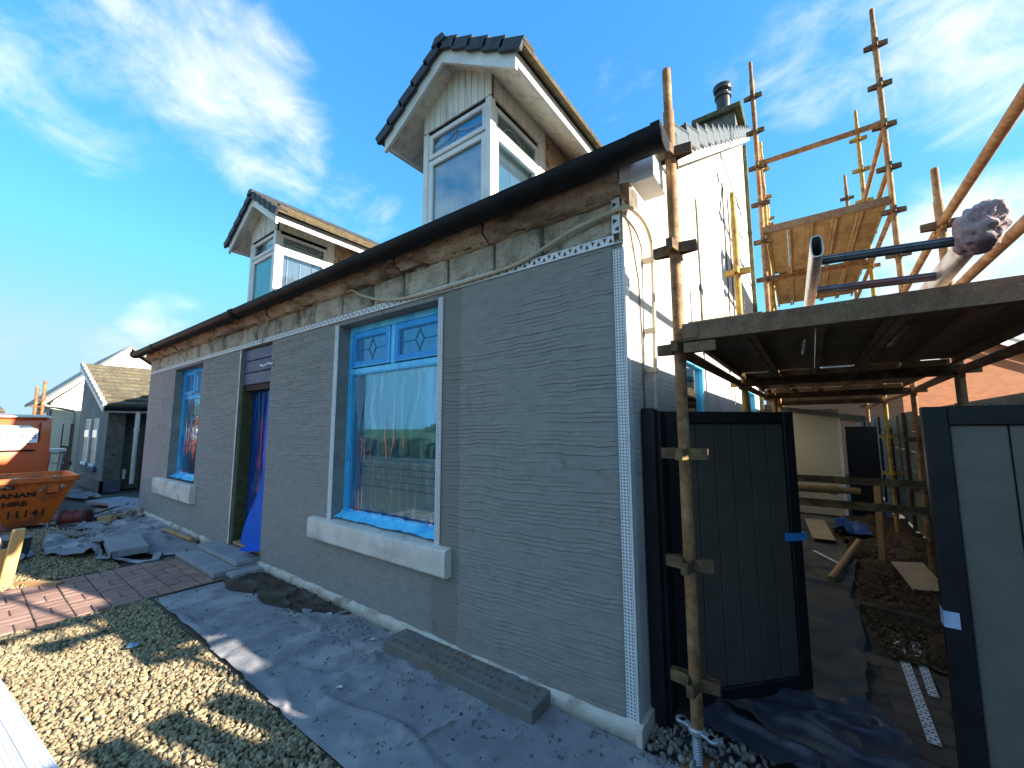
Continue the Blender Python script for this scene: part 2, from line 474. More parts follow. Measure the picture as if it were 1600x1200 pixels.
class MB:
    """collects shapes given in world coordinates, builds ONE mesh object"""
    def __init__(s):
        s.v = []
        s.f = []
        s.mi = []
        s.cur = 0

    def mat(s, i):
        s.cur = i
        return s

    def add(s, vs, fs):
        k = len(s.v)
        s.v.extend([tuple(p) for p in vs])
        s.f.extend([tuple(i + k for i in f) for f in fs])
        s.mi.extend([s.cur] * len(fs))
        return s

    def box(s, x0, x1, y0, y1, z0, z1):
        return s.add([(x0, y0, z0), (x1, y0, z0), (x1, y1, z0), (x0, y1, z0), (x0, y0, z1), (x1, y0, z1), (x1, y1, z1), (x0, y1, z1)],
                     [(0, 3, 2, 1), (4, 5, 6, 7), (0, 1, 5, 4), (1, 2, 6, 5), (2, 3, 7, 6), (3, 0, 4, 7)])

    def obox(s, c, ax, ay, az, h):
        c = Vector(c)
        ax, ay, az = [Vector(a).normalized() * k for a, k in zip((ax, ay, az), h)]
        P = []
        for k in (-1, 1):
            for i, j in ((-1, -1), (1, -1), (1, 1), (-1, 1)):
                P.append(c + ax * i + ay * j + az * k)
        return s.add(P, [(0, 3, 2, 1), (4, 5, 6, 7), (0, 1, 5, 4), (1, 2, 6, 5), (2, 3, 7, 6), (3, 0, 4, 7)])

    def bar(s, p, q, w, h, upv=(0, 0, 1)):
        p = Vector(p)
        q = Vector(q)
        d = (q - p)
        L = d.length
        d.normalize()
        side = d.cross(Vector(upv))
        if side.length < 1e-4:
            side = d.cross(Vector((1, 0, 0)))
        side.normalize()
        u = side.cross(d)
        return s.obox((p + q) / 2, d, side, u, (L / 2, w / 2, h / 2))

    def tube(s, p, q, r, n=12, r2=None, hollow=0):
        p = Vector(p)
        q = Vector(q)
        r2 = r if r2 is None else r2
        d = (q - p).normalized()
        a = d.orthogonal().normalized()
        b = d.cross(a)
        P = []
        for c, rr in ((p, r), (q, r2)):
            for i in range(n):
                t = 2 * math.pi * i / n
                P.append(c + (a * math.cos(t) + b * math.sin(t)) * rr)
        F = [(i, (i + 1) % n, n + (i + 1) % n, n + i) for i in range(n)]
        if hollow:
            for c, rr in ((p, r), (q, r2)):
                for i in range(n):
                    t = 2 * math.pi * i / n
                    P.append(c + (a * math.cos(t) + b * math.sin(t)) * (rr - hollow))
            for i in range(n):
                j = (i + 1) % n
                F += [(2 * n + j, 2 * n + i, 3 * n + i, 3 * n + j), (i, 2 * n + i, 2 * n + j, j), (n + i, n + j, 3 * n + j, 3 * n + i)]
        else:
            F += [tuple(range(n - 1, -1, -1)), tuple(range(n, 2 * n))]
        return s.add(P, F)

    def path(s, pts, r, n=8):
        pts = [Vector(p) for p in pts]
        P = []
        F = []
        a = None
        for k, p in enumerate(pts):
            d = (pts[min(k + 1, len(pts) - 1)] - pts[max(k - 1, 0)]).normalized()
            if a is None:
                a = d.orthogonal().normalized()
            a = (a - d * a.dot(d)).normalized()
            b = d.cross(a)
            for i in range(n):
                t = 2 * math.pi * i / n
                P.append(p + (a * math.cos(t) + b * math.sin(t)) * r)
        for k in range(len(pts) - 1):
            for i in range(n):
                F.append((k * n + i, k * n + (i + 1) % n, (k + 1) * n + (i + 1) % n, (k + 1) * n + i))
        F += [tuple(range(n - 1, -1, -1)), tuple(range((len(pts) - 1) * n, len(pts) * n))]
        return s.add(P, F)

    def lathe(s, c, prof, n=20):
        P = []
        F = []
        for (r, z) in prof:
            for i in range(n):
                t = 2 * math.pi * i / n
                P.append((c[0] + r * math.cos(t), c[1] + r * math.sin(t), c[2] + z))
        for k in range(len(prof) - 1):
            for i in range(n):
                F.append((k * n + i, k * n + (i + 1) % n, (k + 1) * n + (i + 1) % n, (k + 1) * n + i))
        F += [tuple(range(n - 1, -1, -1)), tuple(range((len(prof) - 1) * n, len(prof) * n))]
        return s.add(P, F)

    def prism(s, poly, vec):
        """poly: list of 3d points, extruded by vec"""
        n = len(poly)
        vec = Vector(vec)
        P = [Vector(p) for p in poly] + [Vector(p) + vec for p in poly]
        F = [tuple(range(n - 1, -1, -1)), tuple(range(n, 2 * n))] + [(i, (i + 1) % n, n + (i + 1) % n, n + i) for i in range(n)]
        return s.add(P, F)

    def build(s, name, mats, parent=None, smooth=False, bevel=0, flatbev=1):
        og = origin_of(parent) if parent is not None else Vector((0, 0, 0))
        me = bpy.data.meshes.new(name)
        me.from_pydata([(p[0] - og.x, p[1] - og.y, p[2] - og.z) for p in s.v], [], s.f)
        bm = bmesh.new()
        bm.from_mesh(me)
        bmesh.ops.recalc_face_normals(bm, faces=bm.faces)
        if bevel:
            bmesh.ops.bevel(bm, geom=[e for e in bm.edges if len(e.link_faces) == 2 and e.calc_face_angle(0) > .6], offset=bevel, segments=flatbev, affect='EDGES', clamp_overlap=True)
        bm.to_mesh(me)
        bm.free()
        o = link(name, me, mats, parent)
        if not bevel and len(s.mi) == len(me.polygons):
            me.polygons.foreach_set('material_index', s.mi)
        if smooth:
            me.polygons.foreach_set('use_smooth', [True] * len(me.polygons))
            try:
                me.set_sharp_from_angle(angle=R(40))
            except Exception:
                pass
        return o


def bx(name, mat, parent, x0, x1, y0, y1, z0, z1, bevel=0):
    return MB().box(x0, x1, y0, y1, z0, z1).build(name, mat, parent, bevel=bevel)


def grid_mesh(name, X, Y, Z, keep, mats, parent=None, smooth=True):
    """X,Y,Z 2d arrays, keep: bool array of cells"""
    og = origin_of(parent) if parent is not None else Vector((0, 0, 0))
    ny, nx = X.shape
    V = np.stack([X - og.x, Y - og.y, Z - og.z], -1).reshape(-1, 3)
    idx = np.arange(nx * ny).reshape(ny, nx)
    q = np.stack([idx[:-1, :-1], idx[:-1, 1:], idx[1:, 1:], idx[1:, :-1]], -1)[keep]
    used = np.unique(q)
    rem = np.full(nx * ny, -1)
    rem[used] = np.arange(len(used))
    V = V[used]
    q = rem[q]
    me = bpy.data.meshes.new(name)
    me.vertices.add(len(V))
    me.vertices.foreach_set('co', V.astype(np.float32).ravel())
    me.loops.add(q.size)
    me.loops.foreach_set('vertex_index', q.astype(np.int32).ravel())
    me.polygons.add(len(q))
    me.polygons.foreach_set('loop_start', np.arange(0, q.size, 4, dtype=np.int32))
    me.polygons.foreach_set('loop_total', np.full(len(q), 4, dtype=np.int32))
    me.update(calc_edges=True)
    me.validate()
    return link(name, me, mats, parent, smooth)


def thing(name, label, cat, loc=(0, 0, 0), group=None):
    o = bpy.data.objects.new(name, None)
    o.empty_display_size = .2
    COL.objects.link(o)
    o.location = loc
    o['label'] = label
    o['category'] = cat
    if group:
        o['group'] = group
    return o


def tag(o, label=None, cat=None, group=None, kind=None):
    for k, v in (('label', label), ('category', cat), ('group', group), ('kind', kind)):
        if v:
            o[k] = v
    return o


def copy_tree(o, parent=None):
    c = o.copy()
    COL.objects.link(c)
    if parent is not None:
        c.parent = parent
    for ch in list(o.children):
        copy_tree(ch, c)
    return c


def pip(x, y, poly):
    """points in polygon (arrays)"""
    ins = np.zeros(x.shape, bool)
    n = len(poly)
    for i in range(n):
        x1, y1 = poly[i]
        x2, y2 = poly[(i + 1) % n]
        c = ((y1 > y) != (y2 > y))
        with np.errstate(divide='ignore', invalid='ignore'):
            xi = (x2 - x1) * (y - y1) / (y2 - y1 + 1e-12) + x1
        ins ^= c & (x < xi)
    return ins


def edge_dist(x, y, poly):
    d = np.full(x.shape, 1e9)
    n = len(poly)
    for i in range(n):
        x1, y1 = poly[i]
        x2, y2 = poly[(i + 1) % n]
        L2 = (x2 - x1) ** 2 + (y2 - y1) ** 2 + 1e-12
        t = np.clip(((x - x1) * (x2 - x1) + (y - y1) * (y2 - y1)) / L2, 0, 1)
        d = np.minimum(d, np.hypot(x - x1 - t * (x2 - x1), y - y1 - t * (y2 - y1)))
    return d


def perforated(mb, p0, u, w, length, width, pitch=.014, m=3, hole=.74, th=.0015, truss=False):
    """thin strip with real punched holes. p0 corner, u along, w across"""
    u = Vector(u).normalized()
    w = Vector(w).normalized()
    p0 = Vector(p0)
    n = max(1, int(length / pitch))
    du = length / n
    dw = width / m
    V = []
    F = []
    for i in range(n):
        for j in range(m):
            o = p0 + u * (i * du) + w * (j * dw)
            k = len(V)
            V += [o, o + u * du, o + u * du + w * dw, o + w * dw]
            if truss:
                if (i + j) % 2 == 0:
                    tri = [(.16, .14), (.84, .14), (.5, .74)]
                else:
                    tri = [(.5, .26), (.84, .86), (.16, .86)]
                V += [o + u * du * a + w * dw * b for a, b in tri]
                if (i + j) % 2 == 0:
                    F += [(k, k + 1, k + 5, k + 4), (k + 1, k + 2, k + 6, k + 5), (k + 2, k + 3, k + 6), (k + 3, k, k + 4, k + 6)]
                else:
                    F += [(k, k + 1, k + 4), (k + 1, k + 2, k + 5, k + 4), (k + 2, k + 3, k + 6, k + 5), (k + 3, k, k + 4, k + 6)]
            else:
                s = (.25 if (i % 2) else 0)
                a0, a1 = (1 - hole) / 2, (1 + hole) / 2
                V += [o + u * du * a0 + w * dw * .5, o + u * du * .5 + w * dw * a0, o + u * du * a1 + w * dw * .5, o + u * du * .5 + w * dw * a1]
                F += [(k, k + 1, k + 5, k + 4) if False else (k, k + 1, k + 5), (k + 1, k + 6, k + 5), (k + 1, k + 2, k + 6), (k + 2, k + 7, k + 6),
                      (k + 2, k + 3, k + 7), (k + 3, k + 4, k + 7), (k + 3, k, k + 4), (k, k + 5, k + 4)]
    mb.add(V, F)
    return mb


# ------------------------------------------------------------------ setting: ground
gx = np.linspace(-60, 40, 60)
gy = np.linspace(-60, 40, 60)
GX, GY = np.meshgrid(gx, gy)
g = grid_mesh("ground", GX, GY, np.full(GX.shape, -0.03), np.ones((59, 59), bool), m_ground)
tag(g, kind="structure")
g = bx("far_ground", m_grass, None, -900, 900, -900, 900, -.5, -.06)
tag(g, kind="structure")
g = bx("road", m_road, None, -60, 40, -11.5, -6.2, -.1, -.012)
tag(g, kind="structure")
g = bx("pavement", m_slabside, None, -60, 40, -6.2, -4.6, -.1, .02)
tag(g, kind="structure")
g = bx("field", m_grass, None, -200, 120, -300, -13.5, -.3, .10)
tag(g, kind="structure")

# gravel beds
g = bx("gravel_bed", m_gravelbed, None, -4.33, 2.3, -4.55, -.80, -.05, .006)
tag(g, kind="structure")
g = bx("gravel_bed", m_gravelbed, None, -9.4, -5.70, -4.55, -.9, -.05, .004)
tag(g, kind="structure")

ICO_V, ICO_F = None, None
bm = bmesh.new()
bmesh.ops.create_icosphere(bm, subdivisions=1, radius=1.0)
ICO_V = np.array([v.co[:] for v in bm.verts])
ICO_F = np.array([[v.index for v in f.verts] for f in bm.faces])
bm.free()


def stones(name, P, rad, mat, flat=.62, label=None):
    n = len(P)
    nv = len(ICO_V)
    rot = RNG.normal(size=(n, 4))
    rot /= np.linalg.norm(rot, axis=1, keepdims=True)
    a, b, c, d = rot.T
    Rm = np.stack([np.stack([1 - 2 * (c * c + d * d), 2 * (b * c - a * d), 2 * (b * d + a * c)], -1),
                   np.stack([2 * (b * c + a * d), 1 - 2 * (b * b + d * d), 2 * (c * d - a * b)], -1),
                   np.stack([2 * (b * d - a * c), 2 * (c * d + a * b), 1 - 2 * (b * b + c * c)], -1)], 1)
    V = ICO_V[None] * (1 + RNG.uniform(-.34, .34, (n, nv, 1)))
    sc = rad[:, None, None] * RNG.uniform(.62, 1.3, (n, 1, 3)) * np.array([1, 1, flat])
    V = np.einsum('nij,nkj->nki', Rm, V * sc) + P[:, None, :]
    F = (ICO_F[None] + (np.arange(n) * nv)[:, None, None]).reshape(-1, 3)
    me = bpy.data.meshes.new(name)
    me.vertices.add(n * nv)
    me.vertices.foreach_set('co', V.astype(np.float32).ravel())
    me.loops.add(F.size)
    me.loops.foreach_set('vertex_index', F.astype(np.int32).ravel())
    me.polygons.add(len(F))
    me.polygons.foreach_set('loop_start', np.arange(0, F.size, 3, dtype=np.int32))
    me.polygons.foreach_set('loop_total', np.full(len(F), 3, dtype=np.int32))
    me.update(calc_edges=True)
    return link(name, me, mat)


def scatter(n, x0, x1, y0, y1, r0, r1, z=.01):
    x = RNG.uniform(x0, x1, n)
    y = RNG.uniform(y0, y1, n)
    rad = RNG.uniform(r0, r1, n)
    zz = z + rad * RNG.uniform(-.1, 1.0, n)
    return np.stack([x, y, zz], 1), rad


P1, R1 = scatter(19000, -4.30, -.55, -2.12, -.985, .0085, .0185)
g = stones("gravel", P1, R1, m_gravel)
tag(g, kind="stuff")
P1, R1 = scatter(11000, -9.2, -5.72, -2.35, -.92, .009, .019)
g = stones("gravel", P1, R1, m_gravel)
tag(g, kind="stuff")

# paver path, basket weave, each paver an object
path = bx("path", m_joint, None, -5.68, -4.335, -4.5, -.22, -.05, .012)
tag(path, kind="structure")
MODL = .2225
pv_meshes = []
for k in range(6):
    mb = MB().box(-MODL / 2 + .005, MODL / 2 - .005, -MODL / 4 + .004, MODL / 4 - .004, -.04, .022)
    o = mb.build("paver", m_paver, path, bevel=.005)
    pv_meshes.append(o)
cells = [(i, j) for j in range(12) for i in range(6)]
first = {}
cnt = 0
for (i, j) in cells:
    cx = -5.675 + MODL * (i + .5)
    cy = -.33 - MODL * (j + .5)
    for s in (-1, 1):
        src = pv_meshes[random.randrange(6)]
        if id(src) not in first:
            o = src
            first[id(src)] = 1
        else:
            o = src.copy()
            COL.objects.link(o)
        if (i + j) % 2:
            o.location = (cx, cy + s * MODL / 4, random.uniform(-.003, .004))
            o.rotation_euler = (random.gauss(0, .006), random.gauss(0, .006), random.gauss(0, .008))
        else:
            o.location = (cx + s * MODL / 4, cy, random.uniform(-.003, .004))
            o.rotation_euler = (random.gauss(0, .006), random.gauss(0, .006), math.pi / 2 + random.gauss(0, .008))


# ------------------------------------------------------------------ sheets and dirt on the ground
def sheet(name, poly, mat, z=.012, amp=.012, step=.03, seed=0, lift=0.0, sc=3.0, label=None, cat=None, kind=None, wig=.02):
    xs = [p[0] for p in poly]
    ys = [p[1] for p in poly]
    x = np.arange(min(xs) - .05, max(xs) + .05, step)
    y = np.arange(min(ys) - .05, max(ys) + .05, step)
    X, Y = np.meshgrid(x, y)
    wx = X + (fbm(X * 5, Y * 5, 3, seed + 5) - .5) * wig * 2
    wy = Y + (fbm(X * 5, Y * 5, 3, seed + 9) - .5) * wig * 2
    keep_v = pip(wx, wy, poly)
    keep = keep_v[:-1, :-1] & keep_v[1:, 1:] & keep_v[:-1, 1:] & keep_v[1:, :-1]
    f1 = fbm(X * sc, Y * sc, 4, seed)
    rid = 1 - np.abs(2 * fbm(X * sc * .55 + 3, Y * sc * .8, 3, seed + 31) - 1)
    Z = z + amp * f1 + amp * 1.8 * sstep(rid, .86, 1.0)
    if lift:
        d = edge_dist(X, Y, poly)
        Z = Z + lift * sstep(-d, -.16, 0) * sstep(fbm(X * 1.7, Y * 1.7, 2, seed + 77), .45, .75)
    o = grid_mesh(name, X, Y, Z, keep, mat)
    if kind:
        tag(o, kind=kind)
    else:
        tag(o, label, cat)
    return o


sheet("ground_sheet", [(-4.28, -.95), (-4.25, -.03), (.22, -.03), (.30, -.22), (.2, -.55), (-.2, -.985), (-1.1, -.98), (-2.6, -.96)], m_sheet, .014, .010, .013, 3, 0, 2.6,
      "long dusty blue grey sheet laid along the foot of the house wall", "ground sheet", wig=.008)
sheet("ground_sheet", [(-10.5, -.42), (-9.0, -.02), (-6.3, -.02), (-5.72, -.18), (-5.78, -.50), (-6.35, -.72), (-6.85, -.93), (-7.1, -1.02), (-8.6, -1.02), (-9.4, -.85)], m_sheet, .02, .03, .022, 13, .05, 2.2,
      "wrinkled blue grey sheet spread under the small window beside the steps", "ground sheet")
sheet("ground_sheet", [(-8.25, -1.28), (-7.6, -.96), (-6.9, -.90), (-6.35, -1.10), (-6.55, -1.27), (-7.0, -1.40), (-7.6, -1.38)], m_sheet, .03, .03, .018, 23, .07, 3.0,
      "loose flap of blue grey sheet curling up over the gravel near the skip", "ground sheet")
sheet("ground_sheet", [(-9.0, -1.62), (-8.0, -1.50), (-7.1, -1.46), (-6.75, -1.60), (-7.0, -1.80), (-8.6, -1.95)], m_sheet, .03, .03, .018, 29, .05, 3.0,
      "small pale sheet in front of the skip behind the timber post", "ground sheet")
sheet("ground_sheet", [(-15.4, -.7), (-13.9, -.05), (-12.6, -.02), (-12.2, -.25), (-13.0, -.5), (-14.2, -.75)], m_sheet, .02, .04, .05, 41, .06, 2.0,
      "grey sheet lying at the foot of the neighbouring house with two narrow windows", "ground sheet")
sheet("ground_sheet", [(.16, .5), (.1, 2.0), (.2, 4.6), (.95, 4.7), (1.12, 4.0), (1.0, 3.0), (1.04, 2.2), (.98, 1.2), (.9, .45), (.6, .38)], m_sheetdirty, .014, .02, .016, 51, .05, 2.2,
      "dirty grey sheet running down the side passage behind the open gate", "ground sheet")
sheet("wet_patch", [(.2, .3), (.12, .62), (.4, .85), (.75, .98), (1.05, 1.0), (1.15, .6), (1.1, .26), (.6, .2)], pbr("dark_wet_polythene", (.03, .035, .055), (.05, .055, .075), 6, .35, bump=.4, bscale=14, c3=(.10, .10, .12), s3=3), .034, .02, .014, 57, 0, 4.0,
      "dark wet polythene lying between the two gates", "polythene sheet")
sheet("soil", [(-4.28, -.42), (-4.2, -.02), (-2.45, -.02), (-2.62, -.16), (-2.85, -.33), (-3.25, -.40), (-3.6, -.36), (-3.95, -.46)], m_dirt, .026, .012, .012, 61, 0, 8, kind="stuff", wig=.05)
sheet("soil", [(-9.8, -.9), (-9.6, -.5), (-8.9, -.62), (-8.4, -.8), (-8.3, -1.0), (-9.3, -1.15)], m_dirt, .03, .02, .03, 63, 0, 6, kind="stuff", wig=.05)
sheet("earth_bank", [(1.12, 1.7), (1.05, 3.0), (1.1, 4.6), (.95, 6.0), (1.2, 7.4), (2.0, 7.4), (2.0, 1.7)], m_browngravel, .006, .05, .04, 67, 0, 3, kind="stuff")
P1, R1 = scatter(4200, 1.08, 1.95, 1.75, 6.0, .008, .02)
P1[:, 2] += .05 * fbm(P1[:, 0] * 3, P1[:, 1] * 3, 4, 67)
tag(stones("brown_gravel", P1, R1, m_browngravel), kind="stuff")
P1, R1 = scatter(330, .02, .60, -.10, .34, .006, .022)
tag(stones("stone_chips", P1, R1, m_chip), kind="stuff")
P1, R1 = scatter(230, -3.2, -.1, -.42, -.035, .004, .011, .022)
tag(stones("mortar_crumbs", P1, R1, m_chip), kind="stuff")
P1, R1 = scatter(150, -4.2, -.3, -.95, -.04, .003, .008, .022)
tag(stones("mortar_crumbs", P1, R1, m_dirt), kind="stuff")
P1, R1 = scatter(700, -9.9, -7.2, -1.25, -.1, .006, .022, .03)
tag(stones("rubble_crumbs", P1, R1, m_rubble), kind="stuff")

# monoblock paving seen in the passage by the gate
pp = bx("passage_paving", m_joint, None, .92, 2.0, .15, 1.8, -.05, .004)
tag(pp, kind="structure")
src = None
for j in range(9):
    for i in range(4):
        if src is None:
            src = MB().box(-.125, .125, -.085, .085, -.03, .016).build("paver", pbr("dull_paver", (.145, .10, .075), (.10, .075, .06), 9, .9, bump=.4, bscale=60, island=.15), pp, bevel=.005)
            o = src
        else:
            o = src.copy()
            COL.objects.link(o)
        o.location = (1.07 + .26 * i + (.13 if j % 2 else 0), .26 + .18 * j, random.uniform(-.002, .003))
        o.rotation_euler = (0, 0, random.gauss(0, .01))

# ------------------------------------------------------------------ the house
H = thing("cottage", "grey rendered cottage with two dormers and stripped stone band under its gutter", "house", (-4.8, 3.0, 0))
W2 = (-2.93, -1.50, .745, 2.62)     # big window opening x0 x1 z0 z1
W1 = (-8.06, -6.74, .775, 2.63)
DR = (-5.27, -4.385, .17, 2.655)
XL = -9.63
ZB = 2.69


def trowel(a, z, seed, pitch=.0265, amp=.0095):
    ph = z / pitch + 1.5 * (fbm(a * .75, z * .55, 3, seed) - .5) * 2 + 0.5 * (fbm(a * 2.7, z * 1.6, 3, seed + 3) - .5) * 2 + .34 * (fbm(a * 11, z * 6, 3, seed + 4) - .5) * 2
    k = np.floor(ph)
    saw = ph - k
    # every lap fades in and out along its length
    m = sstep(fbm(a * 2.6 + k * 7.31, k * 3.7, 3, seed + 9), .36, .64)
    prof = .32 * (1 - saw) - 1.0 * np.exp(-((saw - .10 - .05 * vnoise(a * 30, k, seed + 60)) / .085) ** 2)
    big = fbm(a * .9, z * .8, 3, seed + 20)
    blank = sstep(fbm(a * .8 + 5, z * 1.1 + 2, 3, seed + 40), .27, .43)
    return amp * prof * (.05 + .95 * m) * (.10 + .90 * blank) + .008 * big


xs = np.unique(np.concatenate([np.linspace(XL, W1[0], 60), np.linspace(W1[0], W1[1], 40), np.linspace(W1[1], DR[0], 70), np.linspace(DR[0], DR[1], 36),
                               np.linspace(DR[1], W2[0], 80), np.linspace(W2[0], W2[1], 90), np.linspace(W2[1], 0, 120)]))
zs = np.unique(np.concatenate([np.linspace(.095, W2[2], 250), np.linspace(W2[2], W1[2], 11), np.linspace(W1[2], W2[3], 700), np.linspace(W2[3], ZB, 24)]))
X, Z = np.meshgrid(xs, zs)
hgt = trowel(X, Z, 5)
# raggedly lapped day joint right of the big window, smooth margins beside the openings
hgt = hgt + .006 * sstep(X + .05 * (fbm(X * 3, Z * 5, 3, 88) - .5), -1.27, -1.25)
for (a, b) in ((W2[0] - .16, W2[0]), (W1[1], W1[1] + .17), (W1[0] - .12, W1[0]), (W2[1], W2[1] + .03)):
    mk = sstep(X, a - .03, a + .01) * (1 - sstep(X, b - .01, b + .03))
    hgt = hgt * (1 - .75 * mk)
hgt = hgt * (1 - .9 * sstep(X, -.085, -.05)) 
for xb_ in (W2[0] - .031, W2[1] + .025):
    hgt = hgt * (1 - .85 * (1 - sstep(np.abs(X - xb_), .035, .055)))
hgt = hgt * (1 - .8 * sstep(Z, ZB - .04, ZB - .02))
Yg = -hgt
cxm = (X[:-1, :-1] + X[1:, 1:]) / 2
czm = (Z[:-1, :-1] + Z[1:, 1:]) / 2
keep = np.ones(cxm.shape, bool)
for o_ in (W1, W2, DR):
    keep &= ~((cxm > o_[0]) & (cxm < o_[1]) & (czm > o_[2]) & (czm < o_[3]))
keep &= ~((cxm > DR[0]) & (cxm < DR[1]) & (czm < .3))
grid_mesh("front_wall", X, Yg, Z, keep, m_render, H)

# solid core behind the skins (a shell with the openings left free)
core = MB()
segs = [XL, W1[0], W1[1], DR[0], DR[1], W2[0], W2[1], -.01]
for i in range(0, 7, 2):
    core.box(segs[i] + .012, segs[i + 1] - .012, .014, .30, 0, 3.0)
for o_ in (W1, W2):
    core.box(o_[0] - .01, o_[1] + .01, .0145, .299, 0, o_[2] - .03)
    core.box(o_[0] - .01, o_[1] + .01, .0145, .299, o_[3] + .012, 2.99)
core.box(DR[0] - .01, DR[1] + .01, .0145, .299, DR[3] + .012, 2.99)
core.box(DR[0], DR[1], .012, .30, 0, .15)
core.build("wall_core", m_reveal, H)
# room behind the openings
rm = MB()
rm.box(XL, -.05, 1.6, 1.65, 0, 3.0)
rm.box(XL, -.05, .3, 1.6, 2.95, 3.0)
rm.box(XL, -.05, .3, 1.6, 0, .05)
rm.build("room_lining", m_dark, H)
bx("end_wall", m_neigh, H, XL - .02, XL, .0, 7.2, 0, 3.05)
# plinth with chipped top
xs = np.linspace(XL - .02, .03, 420)
prof = [(-.0, .0), (-.032, .0), (-.034, .075), (-.03, .10), (.0, .108)]
XX = np.repeat(xs[None], 5, 0)
jag = (fbm(xs * 9, xs * 0, 4, 71) - .5) * .022
YY = np.array([[p[0]] * len(xs) for p in prof]) + (fbm(XX * 12, np.arange(5)[:, None] * 3.0, 3, 72) - .5) * .006
ZZ = np.array([[p[1]] * len(xs) for p in prof]) + np.array([0, 0, .6, 1, 1])[:, None] * jag
kp = np.ones((4, len(xs) - 1), bool)
mid = (xs[:-1] + xs[1:]) / 2
kp[:, (mid > DR[0]) & (mid < DR[1])] = False
grid_mesh("plinth", XX, YY, ZZ, kp, m_plinth, H)
bx("plinth_return", m_plinth, H, .0, .03, -.035, .2, 0, .10)

# gable wall: trowelled skin, slanted top, two filmed windows
SL = .64


def roofz(y):
    return 3.13 + SL * (y + .2)


ys = np.concatenate([np.linspace(0, 1.7, 110), np.linspace(1.75, 7.2, 80)])
tt = np.linspace(0, 1, 520)
Yv, T = np.meshgrid(ys, tt)
top = roofz(Yv) - .16
Zv = .05 + (top - .05) * T
hx = trowel(Yv, Zv, 9, .034, .006) * (.1 + .9 * sstep(Yv, .05, .09))
keep = np.ones((len(tt) - 1, len(ys) - 1), bool)
GW = [(1.03, 2.02, 1.1, 2.20), (4.9, 6.4, 1.2, 2.24)]
yc = (Yv[:-1, :-1] + Yv[1:, 1:]) / 2
zc = (Zv[:-1, :-1] + Zv[1:, 1:]) / 2
for w in GW:
    keep &= ~((yc > w[0]) & (yc < w[1]) & (zc > w[2]) & (zc < w[3]))
grid_mesh("gable_wall", hx, Yv, Zv, keep, m_gable, H)
for w in GW:
    f = MB()
    f.box(-.06, .004, w[0] - .02, w[0] + .05, w[2] - .02, w[3] + .02).box(-.06, .004, w[1] - .05, w[1] + .02, w[2] - .02, w[3] + .02)
    f.box(-.06, .004, w[0] + .05, w[1] - .05, w[2] - .02, w[2] + .05).box(-.06, .004, w[0] + .05, w[1] - .05, w[3] - .05, w[3] + .02)
    fo = f.build("window", m_blue, H)
    bx("pane", m_filmglass, fo, -.035, -.03, w[0] + .05, w[1] - .05, w[2] + .05, w[3] - .05)
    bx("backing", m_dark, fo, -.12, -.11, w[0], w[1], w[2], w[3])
# rear parts of the house
MB().prism([(-.02, 7.2, 0), (-.02, 7.2, roofz(7.2) - .2), (XL, 7.2, roofz(7.2) - .2), (XL, 7.2, 0)], (0, .05, 0)).build("rear_wall", m_gable, H)
bx("corner_pipe", m_lichen, H, .0, .07, 7.16, 7.27, 0, 7.55)

# cornice of single stones and frieze of single ashlar blocks
cprof = [(.03, 2.925), (-.02, 2.93), (-.055, 2.942), (-.088, 2.965), (-.105, 3.0), (-.105, 3.04), (-.085, 3.072), (-.04, 3.085), (.05, 3.09)]
x = .03
k = 0
edges = [.03, -.98, -1.95, -2.72, -3.55, -4.4, -5.25, -6.1, -7.0, -7.9, -8.8, XL - .03]
for a, b in zip(edges[:-1], edges[1:]):
    nx = 36
    xx = np.linspace(a - .006, b + .006, nx)
    jj = np.linspace(0, 1, 22)
    cp = np.array(cprof)
    s_ = np.linspace(0, 1, len(cp))
    cy = np.interp(jj, s_, cp[:, 0])
    cz = np.interp(jj, s_, cp[:, 1])
    XX, JJ = np.meshgrid(xx, jj)
    nn = fbm(XX * 7, JJ * 5, 4, 100) - .5
    n2 = fbm(XX * 26, JJ * 14, 3, 105) - .5
    endr = 1 - .10 * (np.abs(np.linspace(-1, 1, nx)) ** 14)
    off = random.uniform(-.012, .012)
    YY = (cy[:, None] + off) * endr[None] + nn * .05 + n2 * .022
    ZZ = cz[:, None] + (nn * .035) + n2 * .012
    o = grid_mesh("cornice_stone", XX, YY, ZZ, np.ones((21, nx - 1), bool), m_cornice, H)
bx("cornice_core", m_mortar, H, XL, .015, -.04, .25, 2.935, 3.075)
edges = [-.042, -.55, -.95, -1.42, -1.95, -2.38, -2.9, -3.4, -3.75, -4.3, -4.85, -5.3, -5.9, -6.35, -6.95, -7.4, -8.0, -8.55, -9.05, XL]
for a, b in zip(edges[:-1], edges[1:]):
    nx, nz_ = 26, 18
    xx = np.linspace(b + .007, a - .007, nx)
    zz = np.linspace(2.712, 2.932, nz_)
    XX, ZZ = np.meshgrid(xx, zz)
    nn = fbm(XX * 11, ZZ * 11, 4, 130) - .5
    n2 = fbm(XX * 45, ZZ * 45, 2, 135) - .5
    off = random.uniform(-.012, .010)
    ex = np.minimum((XX - xx[0]), (xx[-1] - XX))
    ez = np.minimum((ZZ - zz[0]), (zz[-1] - ZZ))
    rnd = sstep(np.minimum(ex, ez), 0, .014)
    YY = .02 - (.030 + off + nn * .03 + n2 * .012) * rnd
    grid_mesh("frieze_stone", XX, YY, ZZ, np.ones((nz_ - 1, nx - 1), bool), m_stone, H)
bx("frieze_core", m_mortar, H, XL, -.001, .010, .25, ZB, 2.934)
MB().box(-.02, .004, .0, 2.2, 2.66, 3.0).build("corner_stone", m_stone, H)

